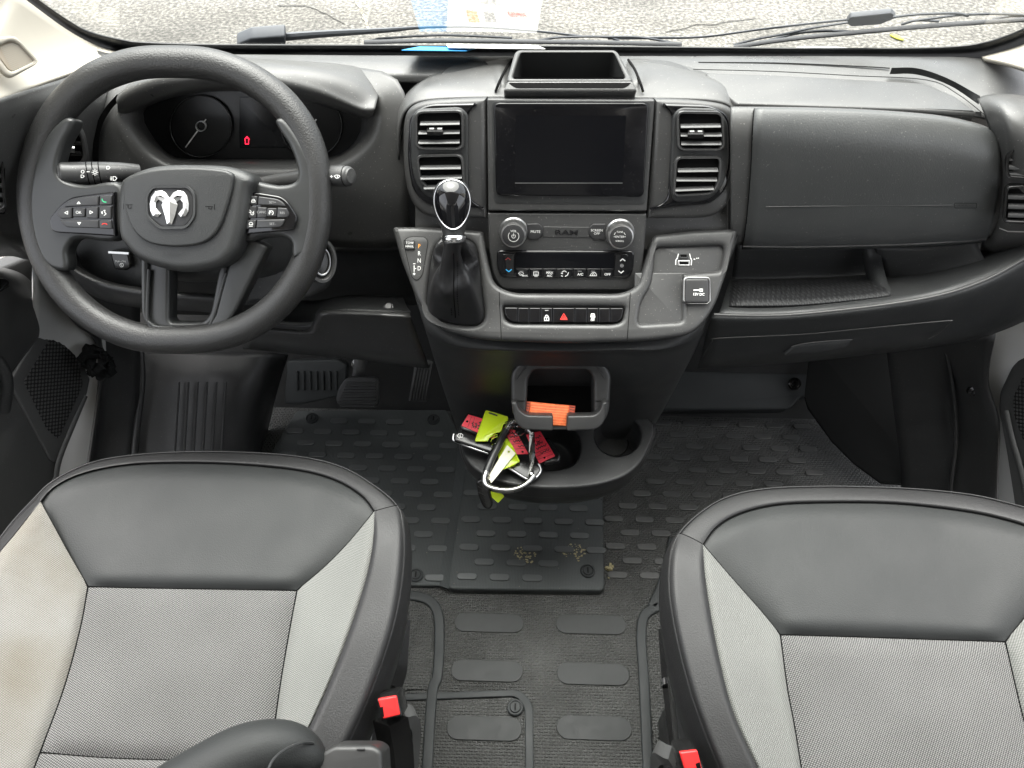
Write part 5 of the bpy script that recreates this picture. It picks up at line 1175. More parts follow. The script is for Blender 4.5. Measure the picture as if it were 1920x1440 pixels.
# ---------------------------------------------------------------- papers on the dash top
PPP = Plane((0, 1.084, .9165), n=(0, .40, .915), u=(1, 0, 0))   # papers slope from the dash ridge down to the glass
def sheet(name, label, x0, x1, y0, y1, skew, h, m_, marks=None):
    P = [(x0, y0), (x1, y0 + skew * .2), (x1 + skew, y1), (x0 + skew, y1 + skew * .1)]
    me = poly_mesh([P], .0004, .0002, 1); me.transform(PPP.mat(h)); o = put(name, me, m_, None, 0)
    props(o, label, 'paper')
    for (mx0, my0, mx1, my1, mm) in (marks or []):
        q = poly_mesh([[(mx0, my0), (mx1, my0 + .002), (mx1 + .004, my1), (mx0 + .003, my1)]], .0002, 0, 1); q.transform(PPP.mat(h + .0008)); put('print', q, mm, o, 0)
    return o
xa, xb_ = PPP.uv(745, 103)[0], PPP.uv(960, 104)[0]
sheet('leaflet', 'blue leaflet lying on the dash below the windscreen', xa - .005, xa + .085, -.045, .05, .012, .002, 'paper_blue')
sheet('paper_sheet', 'white printed paper lying on the dash over the blue leaflet', xa + .06, xb_ + .045, -.04, .048, -.012, .006, 'paper',
      [(xa + .10, -.02, xa + .125, .0, 'grey_print'), (xa + .08, .01, xa + .095, .03, 'orange_print'), (xa + .14, .012, xa + .165, .02, 'red_print'), (xa + .105, .012, xa + .12, .03, 'grey_print')])
# ---------------------------------------------------------------- pedals and footwell
PP1 = Plane(atY(670, 735, 1.0), 42)
BP = thing('brake_pedal', 'wide black brake pedal with horizontal rubber ribs', 'pedal', PP1.p(670, 740))
po = rp([(650, 706, 12), (705, 707, 10), (711, 716, 6), (710, 758, 10), (700, 767, 8), (642, 766, 12), (628, 752, 8), (634, 728, 12)], 6)
plate('pad', PP1, po, -.012, 0, .004, 'pedal', BP)
for k in range(10):
    y = 715 + k * 5.1; x0 = max(631, 648 - k * 2.2) + 2; 
    plate('rib', PP1, rect(x0 + (4 if k > 8 else 0), y, 705, y + 2.6, 1), -.001, .0035, .001, 'pedal', BP)
put('arm', tube_mesh([PP1.p(672, 712, -.014), PP1.p(676, 680, -.05), PP1.p(678, 640, -.07)], .014, 8, False, (0, 0, 1), .5), 'black_plastic', BP, 40)
c = atY(668, 682, 1.09); m = Matrix.Translation(c) @ Matrix.Rotation(rad(55), 4, 'X')
put('bolt', lathe_mesh([(.010, -.004), (.010, .004), (.006, .006), (0, .006)], m, 16), 'steel', BP, 30)
PP2 = Plane(atY(790, 725, 1.04), 45)
AP = thing('accelerator_pedal', 'narrow black accelerator pedal with lengthwise ribs', 'pedal', PP2.p(785, 750))
plate('pad', PP2, rp([(779, 672, 3), (813, 676, 3), (799, 754, 2), (766, 752, 2)], 2), -.012, 0, .002, 'pedal', AP)
for k in range(6):
    x = 770 + k * 5.4; plate('rib', PP2, rp([(x + 11, 682), (x + 14, 682), (x + 1, 751), (x - 2, 751)], 0), -.001, .004, .001, 'pedal', AP)
PP3 = Plane(atY(590, 715, 1.06), 40)
FR = thing('toe_board', 'dark moulded toe board with upright ribs left of the brake pedal', 'footrest', PP3.p(590, 755))
plate('panel', PP3, rp([(538, 676, 6), (632, 674, 4), (650, 684, 4), (648, 740), (560, 760, 6), (532, 758, 6)], 4), -.03, 0, .004, 'rubber_dark', FR)
for k in range(7):
    x = 553 + k * 12.3; plate('rib', PP3, rp([(x, 696), (x + 5, 696), (x + 6, 732), (x + 1, 732)], 1), -.001, .006, .002, 'rubber_dark', FR)
# wheel arch liner with ribs on the far left
WA = thing('wheel_arch_liner', 'black ribbed wheel arch liner in the driver footwell', 'liner', atY(370, 850, .9))
wa = [[(180, 640, 1.02), (250, 650, 1.06), (330, 655, 1.08), (430, 660, 1.09), (500, 660, 1.10), (540, 665, 1.13)],
      [(175, 720, .98), (255, 720, 1.0), (330, 715, 1.02), (430, 715, 1.03), (490, 720, 1.05), (520, 730, 1.11)],
      [(170, 800, .93), (262, 800, .94), (325, 795, .955), (425, 795, .965), (475, 800, .99), (500, 815, 1.06)],
      [(165, 880, .87), (256, 880, .88), (318, 875, .89), (415, 875, .90), (470, 880, .93), (490, 890, 1.0)]]
loft('liner', net(wa), 'black_plastic', WA, 4, 5)
for k in range(6):
    x = 330 + k * 17.5
    P = [atY(x + 6 - 10 * t, 716 + 160 * t, 1.006 - .13 * t) for t in [i / 8 for i in range(9)]]
    put('rib', tube_mesh(P, .0022, 6), 'dash_low', WA, 50)
put('edge_rib', tube_mesh(cr([atY(264, 660, 1.03), atY(266, 720, .985), atY(258, 790, .93), atY(252, 860, .88)], 6), .007, 8), 'black_plastic', WA, 50)
# black inner sill trims (kick panels)
KL = thing('kick_panel', 'black kick panel trim beside the driver footwell', 'kick panel', atY(215, 860, .88), 'kick panels')
kl = [[(66, 470, .885), (150, 468, .92), (262, 500, .97)], [(102, 555, .895), (170, 558, .93), (262, 570, .975)], [(140, 606, .915), (195, 615, .945), (262, 625, .985)], [(180, 640, .94), (200, 636, .98), (262, 640, 1.0)], [(186, 700, .93), (205, 700, .95), (262, 705, .985)], [(180, 770, .90), (200, 770, .92), (256, 775, .94)], [(168, 850, .86), (190, 850, .88), (250, 855, .89)], [(160, 900, .84), (185, 900, .85), (245, 900, .86)]]
loft('panel', net(kl), 'black_plastic', KL, 4, 4, thick=.006)
cl = [(147, 662), (163, 646), (178, 645), (190, 655), (204, 680), (204, 705), (182, 708), (170, 712), (163, 690)]
gt = Plane(atY(178, 680, .915), n=(.5, -.75, .4), u=(.83, .55, 0))
t = thing('door_check_gaiter', 'crumpled black rubber door gaiter at the hinge pillar', 'gaiter', gt.p(178, 708))
rows = []
for k in range(6):
    R = []
    for i in range(16):
        th = 2 * math.pi * i / 16; r = .021 * (1 + .25 * math.sin(k * 2.6 + i * 1.9))
        c0 = gt.p(172 + k * 4, 668 + k * 5, .01)
        R.append(c0 + gt.u * (r * math.cos(th)) + gt.v * (r * math.sin(th) * .9) + gt.n * (.01 * math.sin(k * 1.7 + i)))
    rows.append(R)
loft('bellows', rows, 'cloth_black', t, 1, 3, closed=True)
KR = thing('kick_panel', 'black kick panel trim beside the passenger footwell', 'kick panel', atY(1780, 900, .86), 'kick panels')
kr = [[(1660, 640, 1.03), (1740, 635, 1.0), (1800, 628, .97), (1868, 622, .945)], [(1670, 720, 1.0), (1760, 720, .985), (1790, 718, .965), (1852, 712, .925)], [(1680, 800, .97), (1770, 800, .945), (1800, 798, .93), (1872, 790, .88)], [(1690, 880, .93), (1772, 880, .895), (1800, 878, .885), (1872, 870, .85)], [(1690, 960, .88), (1775, 960, .85), (1800, 958, .84), (1870, 950, .81)]]
loft('panel', net(kr), 'black_plastic', KR, 4, 5, thick=.006)
put('panel_edge', tube_mesh(cr([atY(1770, 640, .99), atY(1782, 700, .968), atY(1790, 760, .943), atY(1792, 830, .908), atY(1784, 900, .873), atY(1780, 960, .845)], 6), .004, 8), 'black_plastic', KR, 50)
c = atY(1823, 733, .935); m = Matrix.Translation(c) @ Matrix.Rotation(rad(60), 4, 'X')
put('clip', lathe_mesh([(.009, -.004), (.009, .003), (.004, .005), (0, .004)], m, 16), 'gloss_plastic', KR, 30)
# white hinge pillars behind the open doors
for (sx, px_, lab) in ((-1, [(90, 560), (135, 560), (185, 620), (192, 700), (186, 780), (160, 900), (120, 960), (80, 760)], 'white painted body pillar showing behind the driver door'),
                  (1, [(1840, 600), (1960, 600), (1960, 1000), (1855, 1000)], 'white painted body pillar showing behind the passenger door')):
    pl = Plane((sx * .93, .9, .3), n=(-sx, -.25, 0), u=(-sx * -.25 * -1, 1, 0) if False else (.25 * (-1 if sx > 0 else 1), -sx * -1 * (1 if sx < 0 else 1), 0))
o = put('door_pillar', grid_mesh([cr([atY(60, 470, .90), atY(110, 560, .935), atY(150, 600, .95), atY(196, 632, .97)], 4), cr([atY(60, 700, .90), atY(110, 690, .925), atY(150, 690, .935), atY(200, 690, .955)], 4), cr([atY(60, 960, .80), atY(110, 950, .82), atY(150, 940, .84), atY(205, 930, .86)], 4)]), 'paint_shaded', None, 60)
props(o, 'white painted door pillar, shade put into its colour, showing left of the driver footwell', 'door pillar', 'painted door pillars')
o.modifiers.new('t', 'SOLIDIFY').thickness = .004
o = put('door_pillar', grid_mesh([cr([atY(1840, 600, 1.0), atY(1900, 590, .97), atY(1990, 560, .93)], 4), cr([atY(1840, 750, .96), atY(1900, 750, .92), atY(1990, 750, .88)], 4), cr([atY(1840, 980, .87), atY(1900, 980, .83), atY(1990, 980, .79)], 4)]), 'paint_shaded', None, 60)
props(o, 'white painted door pillar, shade put into its colour, showing at the right edge of the photo', 'door pillar', 'painted door pillars')
o.modifiers.new('t', 'SOLIDIFY').thickness = .004

# ---------------------------------------------------------------- doors
a = rad(14)
PDL = Plane(atY(165, 745, .905), n=(math.cos(a), -math.sin(a), .12), u=(math.sin(a), math.cos(a), 0))
DL = thing('left_door', 'black driver door panel with round-cornered speaker grille and armrest, standing ajar', 'door', PDL.p(60, 850))
def door_plate(pl, px, far):
    P = [pl.uv(q[0], q[1], 0) for q in rp(px, 6)] + far
    me = poly_mesh([P], .018, .007, 3); me.transform(pl.mat(-.025)); return me
zt = (.72 - PDL.o.z) / PDL.v.z; zb = (.0 - PDL.o.z) / PDL.v.z
put('door_panel', door_plate(PDL, [(72, 470), (66, 520, 10), (70, 548, 12), (100, 598, 10), (124, 612, 8), (150, 660, 8), (172, 708, 6), (166, 738, 6), (120, 850), (100, 905), (88, 960)], [(-.30, zb), (-1.15, zb), (-1.15, zt), (-.26, zt)]), 'door_trim', DL, 35)
plate('speaker_panel', PDL, rp([(93, 593, 6), (121, 613, 6), (147, 661), (168, 708, 6), (163, 736, 6), (106, 868, 5), (96, 862), (18, 716, 5)], 3), -.002, .006, .003, 'door_trim', DL)
plate('speaker_mesh', PDL, rp([(104, 618, 10), (124, 622, 10), (150, 690, 10), (156, 722, 8), (110, 824, 5), (88, 805, 5), (45, 716, 5)], 4), .004, .0072, .0006, 'speaker_mesh', DL)
arm = [[(-140, 470, .0), (-20, 498, .0), (30, 510, .0), (56, 528, .0), (80, 560, .0)],
       [(-140, 505, .05), (-20, 512, .058), (24, 518, .058), (50, 536, .042), (84, 574, .012)],
       [(-140, 560, .078), (-25, 556, .085), (22, 552, .080), (52, 556, .056), (90, 584, .014)],
       [(-140, 620, .082), (-30, 610, .088), (14, 596, .080), (50, 586, .052), (92, 592, .013)],
       [(-140, 720, .070), (-30, 690, .070), (8, 660, .058), (48, 628, .034), (90, 602, .010)],
       [(-140, 830, .02), (-30, 790, .02), (6, 722, .016), (40, 672, .012), (86, 612, .004)]]
loft('armrest', [[PDL.p(*q) for q in r] for r in arm], 'grey_plastic', DL, 5, 5)
PDL2 = Plane(PDL.p(0, 533, .078), n=(.45, -.30, .84), u=(.37, .93, 0))
plate('window_switch', PDL2, rp([(-60, 518), (8, 520, 5), (19, 527, 5), (-2, 550, 5), (-60, 560)], 3), -.02, .003, .002, 'gloss_plastic', DL)
put('pull_handle', tube_mesh(cr([PDL.p(-40, 650, .05), PDL.p(0, 680, .06), PDL.p(14, 720, .055), PDL.p(8, 770, .03)], 6), .009, 10), 'dash_low', DL, 60)
put('door_edge', tube_mesh(cr([PDL.p(160, 742, .004), PDL.p(140, 790, .006), PDL.p(112, 860, .008), PDL.p(104, 905, .008)], 5), .006, 8, False, PDL.n, .5), 'grey_plastic', DL, 60)
PDR = Plane(atY(1880, 760, .90), n=(-math.cos(a), -math.sin(a), .12), u=(math.sin(a), -math.cos(a), 0))
DR = thing('right_door', 'black passenger door panel with speaker mesh at the right edge', 'door', PDR.p(1900, 900))
put('door_panel', door_plate(PDR, [(1905, 1000), (1902, 960), (1885, 850), (1870, 770, 8), (1872, 735, 8), (1893, 690, 10), (1920, 655, 10), (1945, 600)], [(.05, zt), (1.15, zt), (1.15, zb), (.26, zb)]), 'door_trim', DR, 35)
plate('speaker_mesh', PDR, rp([(1925, 690, 10), (1898, 745, 10), (1900, 780, 8), (1930, 860), (2010, 900), (2010, 690)], 4), -.001, .004, .002, 'speaker_mesh', DR)
put('door_edge', tube_mesh(cr([PDR.p(1886, 770, .004), PDR.p(1897, 820, .006), PDR.p(1914, 880, .008), PDR.p(1925, 930, .008)], 5), .006, 8, False, PDR.n, .5), 'grey_plastic', DR, 60)

# ---------------------------------------------------------------- floor covering
def proj(p):
    q = RM.transposed() @ (Vector(p) - CAM)
    return (960 + FPX * q.x / -q.z, 720 - FPX * q.y / -q.z)
def inside(p, P):
    c = False; n = len(P)
    for i in range(n):
        x1, y1 = P[i][:2]; x2, y2 = P[i - 1][:2]
        if (y1 > p[1]) != (y2 > p[1]) and p[0] < (x2 - x1) * (p[1] - y1) / (y2 - y1) + x1: c = not c
    return c
def capsule(w, hgt, th, bev):
    r = hgt / 2; P = []
    for k in range(9): a = -math.pi / 2 + math.pi * k / 8; P.append((w / 2 - r + r * math.cos(a), r * math.sin(a)))
    for k in range(9): a = math.pi / 2 + math.pi * k / 8; P.append((-w / 2 + r + r * math.cos(a), r * math.sin(a)))
    return poly_mesh([P], th / 2 - bev, bev, 1)
DM = thing('driver_floor_mat', 'black rubber floor mat with small oval treads in the driver footwell', 'floor mat', PF.p(820, 1000))
matL = rp([(556, 769, 8), (838, 768, 6), (872, 838), (834, 1098, 4), (600, 1096), (430, 1000), (500, 862)], 4)
plate('mat_panel', PF, matL, 0, .012, .003, 'mat_rubber', DM)
matR = rp([(876, 836, 3), (1128, 842, 6), (1134, 1107, 12), (846, 1104, 10), (838, 1098, 4)], 4)
plate('raised_panel', PF, matR, .0, .022, .004, 'mat_rubber', DM)
put('mat_step', grid_mesh([cr([PF.p(860, 830, .012), PF.p(848, 930, .012), PF.p(830, 1040, .012), PF.p(824, 1098, .012)], 4), cr([PF.p(882, 836, .0225), PF.p(866, 930, .0225), PF.p(848, 1040, .0225), PF.p(842, 1104, .0225)], 4)]), 'mat_rubber', DM, 50)
o0 = PF.p(658, 811, .012); dx, dy = .0656, .0327
small = capsule(.041, .0145, .0052, .0014)
small.materials.append(MT['mat_pad'])
for p in small.polygons: p.use_smooth = True
small.set_sharp_from_angle(angle=rad(20))
small2 = small.copy(); small2.materials.clear(); small2.materials.append(MT['floor_pad'])
regs = [([(562, 778), (830, 776), (862, 838), (838, 930), (822, 1090), (740, 1090), (500, 862)], .012, DM), ([(876, 842), (1120, 846), (1124, 1085), (846, 1085), (868, 950)], .022, DM)]
clips = [(780, 1079, .012), (1102, 1071, .022), (585, 785, .012), (813, 787, .012)]
def scatter(poly, hh, par, org):
    for j in range(-22, 12):
        for i in range(-12, 16):
            p = Vector((org.x + (i + (.5 if j % 2 else 0)) * dx, org.y + j * dy, hh))
            q = proj(p)
            if not inside(q, poly): continue
            if any((q[0] - c[0]) ** 2 + ((q[1] - c[1]) * 1.3) ** 2 < 34 ** 2 for c in clips): continue
            ob = bpy.data.objects.new('tread_pad', small if par is DM else small2); COL.objects.link(ob); ob.parent = par
            ob.location = p + Vector((0, 0, .0008)) - wloc(par)
for poly, hh, par in regs: scatter(poly, hh, par, o0)
scatter([(1232, 782), (1508, 782), (1536, 890), (1300, 960), (1262, 1010), (1250, 1085), (1146, 1085), (1142, 950), (1200, 880), (1226, 830)], 0, fl, PF.p(1324, 817, 0))
# long treads between the seats
for i, (cx, cy, w, hh) in enumerate(((917, 1168, 130, 34), (1108, 1171, 132, 35), (913, 1258, 135, 37), (1112, 1264, 136, 38), (908, 1366, 141, 40), (1114, 1365, 141, 41))):
    c = PF.p(cx, cy, .0038 if i == 4 else .0008); s = PF.scale(cx, cy)
    me = capsule(w * s, hh * s * 1.06, .0044, .0010)
    me.transform(Matrix.Translation(c))
    put('long_tread', me, 'pad_rubber', fl, 20)
def clip(px, py, h, par):
    c = PF.p(px, py, h); m = Matrix.Translation(c)
    k = put('twist_clip', lathe_mesh([(.0150, -.001), (.0150, .003), (.0135, .0045), (.0115, .0045), (.0108, .002), (.0100, .002), (.0095, .0042), (.0085, .005), (0, .005)], m, 28), 'rubber_dark', par, 30)
    me = box_mesh((c.x - .0013, c.y - .006, c.z + .0048), (c.x + .0013, c.y + .006, c.z + .0058), 0); put('clip_slot', me, 'void', par, 0)
for (x, y, h) in clips: clip(x, y, h, DM)
clip(966, 1327, .006, fl)
# hatch panel at the back and its raised frame
fr = rp([(700, 1300), (770, 1300, 10), (975, 1292, 24), (1000, 1318, 20), (1002, 1600), (986, 1600), (984, 1325, 14), (968, 1305, 14), (790, 1312, 6), (700, 1316)], 4)
plate('hatch_frame', PF, fr, -.004, .005, .002, 'rubber_dark', fl, res=3)
plate('hatch_panel', PF, rp([(700, 1318), (790, 1314, 6), (966, 1308, 12), (981, 1326, 12), (983, 1600), (700, 1600)], 4), -.004, .003, .001, 'floor_rubber', fl)
# moulded rims round the seat pedestals
for pts in ([(700, 1118), (770, 1118), (806, 1128), (822, 1155), (824, 1210), (820, 1270), (812, 1292), (806, 1360), (800, 1470)], [(1262, 1130), (1225, 1142), (1206, 1160), (1202, 1200), (1206, 1260), (1210, 1340), (1216, 1470)], [(1262, 1010), (1252, 1060), (1240, 1100), (1222, 1140)]):
    P = cr([PF.p(x, y, 0) for x, y in pts], 6)
    strip = [p + (P[min(i + 1, len(P) - 1)] - P[max(i - 1, 0)]).cross(Vector((0, 0, 1))).normalized() * s_ for s_ in (.010, -.010) for i, p in list(enumerate(P))[::1 if s_ > 0 else -1]]
    me = poly_mesh([[(q.x, q.y) for q in strip]], .001, .0035, 3); me.transform(Matrix.Translation((0, 0, .002)))
    put('moulded_rim', me, 'rubber_dark', fl, 60)
plate('seat_well', PF, rp([(600, 1122), (770, 1124, 20), (802, 1140, 16), (812, 1165), (806, 1290), (700, 1300), (600, 1300)], 4), 0, .004, .001, 'floor_rubber', fl)
# dirt on the mat
for (cx, cy, rx, ry, n, seed) in ((985, 1041, 22, 17, 60, 1), (1078, 1036, 23, 17, 50, 2)):
    r = random.Random(seed); V = []; Fc = []
    for k in range(n):
        a, d = r.uniform(0, 6.28), math.sqrt(r.random()); x, y = cx + rx * d * math.cos(a), cy + ry * d * math.sin(a)
        s = r.uniform(.5, 2.2); b0 = len(V); m_ = r.randint(5, 7)
        ring_ = [(x + s * r.uniform(.6, 1.9) * math.cos(6.28 * i / m_), y + s * r.uniform(.5, 1.2) * math.sin(6.28 * i / m_)) for i in range(m_)]
        V += [PF.p(u, v, .0225) for u, v in ring_] + [PF.p(x, y, .0225 + r.uniform(.0006, .0018))]
        for i in range(m_): Fc.append((b0 + i, b0 + (i + 1) % m_, b0 + m_))
    o = put('mud_patch', pydata(V, Fc), 'dried_mud', DM, 0)
    o['kind'] = 'stuff'
r = random.Random(4); V = []; Fc = []
for k in range(14):
    x, y = 1141 + r.gauss(0, 4), 1066 + r.gauss(0, 5); s = r.uniform(2, 4.5); b0 = len(V)
    V += [PF.p(x + s * math.cos(1.05 * i) * r.uniform(.6, 1.2), y + s * math.sin(1.05 * i) * r.uniform(.6, 1.2), .001) for i in range(6)] + [PF.p(x, y, r.uniform(.004, .010))]
    for i in range(6): Fc.append((b0 + i, b0 + (i + 1) % 6, b0 + 6))
o = put('dry_crumb', pydata(V, Fc), 'dried_mud', None, 0); props(o, 'dry tan crumb lying beside the corner of the driver floor mat', 'crumb')
r = random.Random(11); V = []; Fc = []
for k in range(90):
    x, y = r.uniform(760, 1220), r.uniform(840, 1430); s = r.uniform(.25, .8); b0 = len(V); h = .0225 if (840 < x < 1130 and y < 1105) else (.0125 if x < 840 and y < 1098 else .0005)
    V += [PF.p(x - s, y - s, h), PF.p(x + s, y - s * .6, h), PF.p(x + s * .2, y + s, h), PF.p(x, y, h + .0008)]; Fc += [(b0, b0 + 1, b0 + 3), (b0 + 1, b0 + 2, b0 + 3), (b0 + 2, b0, b0 + 3)]
o = put('floor_grit', pydata(V, Fc), 'grit', None, 0); props(o, 'scattered pale grit specks on the black floor', 'grit', kind='stuff')
# passenger toe area
PTB = Plane(atZ(1390, 745, .075), 62)
TB = thing('passenger_toe_board', 'black moulded step with a round clip at the front of the passenger floor', 'toe board', PTB.p(1390, 765))
plate('step', PTB, rp([(1240, 694), (1524, 700, 4), (1526, 742, 4), (1500, 746), (1480, 768, 10), (1215, 770)], 5), -.05, 0, .006, 'rubber_dark', TB, res=3)
c = PTB.p(1490, 720, .001); m = PTB.mat(0); m.translation = c
put('clip', lathe_mesh([(.0150, -.001), (.0150, .003), (.0135, .0045), (.0115, .0045), (.0108, .002), (.0100, .002), (.0095, .0042), (.0085, .005), (0, .005)], m, 24), 'gloss_plastic', TB, 30)
SP = thing('side_carpet_panel', 'black curved side panel at the right of the passenger footwell', 'trim panel', atY(1640, 900, .9))
PSP = Plane(atY(1640, 840, .985), n=(-.42, -.62, .66), u=(.83, -.56, 0))
plate('panel', PSP, rp([(1508, 742), (1513, 762, 8), (1558, 826), (1600, 868), (1650, 905, 4), (1742, 911, 4), (1745, 700), (1690, 640), (1520, 640)], 3), -.03, 0, .003, 'cloth_black', SP)
strokes('panel_edge', PSP, [[(1509, 745), (1515, 766), (1560, 828), (1602, 870), (1651, 906), (1740, 912)]], 2.5, -.002, 'void', SP)

# ---------------------------------------------------------------- seats
def seat_z(x, y, xc):
    z = .468 + .055 * max(0, min(1.2, (y - .22) / .45))
    s = abs(x - xc) / .27
    return z + .030 * max(0, min(1, (s - .45) / .5)) ** 1.5
def on_seat(px, py, xc, dz=0.0):
    z = .49
    for _ in range(8):
        p = atZ(px, py, z); z = seat_z(p.x, p.y, xc) + dz
    return atZ(px, py, z)
def resample(P, n):
    P = [Vector(q) for q in P]; L_ = [0]
    for a, b in zip(P[:-1], P[1:]): L_.append(L_[-1] + (b - a).length)
    out = []
    for k in range(n + 1):
        t = L_[-1] * k / n; i = 0
        while i < len(L_) - 2 and L_[i + 1] < t: i += 1
        f = (t - L_[i]) / max(1e-9, L_[i + 1] - L_[i]); out.append(P[i].lerp(P[i + 1], f))
    return out
def coons(name, xc, top, bottom, left, right, mat_, parent, puff=.006, dz=lambda u, v: 0.0, nu=40, nv=30):
    """upholstery panel between four seams, puffed up between them"""
    T, B = resample(cr(top, 6), nu), resample(cr(bottom, 6), nu); Lf, Rt = resample(cr(left, 6), nv), resample(cr(right, 6), nv)
    rows = []
    for j in range(nv + 1):
        v = j / nv; R = []
        for i in range(nu + 1):
            u = i / nu
            q = T[i] * (1 - v) + B[i] * v + Lf[j] * (1 - u) + Rt[j] * u - (T[0] * (1 - u) * (1 - v) + T[-1] * u * (1 - v) + B[0] * (1 - u) * v + B[-1] * u * v)
            e = min(1, 7 * min(u, 1 - u)) ; f = min(1, 7 * min(v, 1 - v))
            pf = (1 - (1 - e) ** 2.2) * (1 - (1 - f) ** 2.2)
            R.append(on_seat(q.x, q.y, xc, dz(u, v) + puff * pf))
        rows.append(R)
    o = put(name, grid_mesh(rows), mat_, parent, 80)
    return o
def seam_line(parent, pts, xc, dz=.0, r=.0011):
    P = [on_seat(q[0], q[1], xc, dz) for q in cr(pts, 6)]
    put('seam', tube_mesh(P, r, 6), 'void', parent, 50)
def build_seat(label, xc, S, worn, grp):
    t = thing('seat', label, 'seat', (xc, .4, 0), grp)
    coons('thigh_panel', xc, S['top'], S['mid'], S['tl'], S['tr'], 'leather', t, .012, lambda u, v: -.004 * (1 - v) )
    coons('centre_insert', xc, S['mid'], S['cbot'], S['cl'], S['cr'], 'fabric_mid', t, .010)
    if 'rbot' in S: coons('rear_insert', xc, S['cbot'], S['rbot'], S['rl'], S['rr_'], 'fabric_mid', t, .006)
    coons('side_wing', xc, S['wl_t'], S['wl_b'], S['wl_l'], S['cl_full'], 'fabric_worn' if worn else 'fabric_light', t, .006, lambda u, v: .012 * (1 - u))
    coons('side_wing', xc, S['wr_t'], S['wr_b'], S['cr_full'], S['wr_r'], 'fabric_light', t, .006, lambda u, v: .012 * u)
    coons('front_border', xc, S['fo'], S['top'], S['fl'], S['frr'], 'leather_dark', t, .003, lambda u, v: -.010 * (1 - v) ** 2, nv=12)
    coons('side_border', xc, S['bi_t'], S['bi_b'], S['bi_l'], S['bi_r'], 'leather_dark', t, .007, lambda u, v: (S['brise'] * u if S['brise'] > 0 else -S['brise'] * (1 - u)), nu=14)
    if 'bo_t' in S: coons('side_border', xc, S['bo_t'], S['bo_b'], S['bo_l'], S['bo_r'], 'leather_dark', t, .004, lambda u, v: -.01 * ((1 - u) if xc < 0 else u), nu=10)
    bk_ = box_mesh((-.24, -.075, 0), (.24, .055, .70), .05, 4); bk_.transform(Matrix.Translation((xc, .085, .47)) @ Matrix.Rotation(rad(17), 4, 'X')); put('backrest', bk_, 'leather_dark', t, 60)
    for sm_ in S['seams']: seam_line(t, sm_, xc)
    # skirt under the cushion edge
    P = [on_seat(q[0], q[1], xc, -.010) for q in cr(S['skirt'], 6)]
    c0 = Vector((xc, .35, .4))
    rows = [P]
    for k, dz in ((1.012, -.015), (1.02, -.045), (1.0, -.085), (.96, -.13)):
        rows.append([Vector((c0.x + (p.x - c0.x) * k, c0.y + (p.y - c0.y) * k, p.z + dz)) for p in P])
    loft('cushion_skirt', rows, 'leather_dark', t, 1, 3, thick=.003)
    put('piping', tube_mesh([p + Vector((0, 0, .003)) for p in P], .0012, 8), 'leather_dark', t, 60)
    put('pedestal', box_mesh((xc - .20, -.25, 0), (xc + .20, .44, .30), .012), 'black_plastic', t)
    for sx in (-1, 1): put('seat_rail', box_mesh((xc + sx * .215 - .016, -.3, .30), (xc + sx * .215 + .016, .50, .345), .004), 'gloss_plastic', t)
    put('seat_pan', box_mesh((xc - .235, -.28, .345), (xc + .235, .52, .40), .02), 'black_plastic', t)
    return t
dr_top = [(76, 941), (100, 914), (150, 889), (230, 872), (330, 867), (450, 870), (560, 881), (630, 900), (680, 930), (702, 959)]
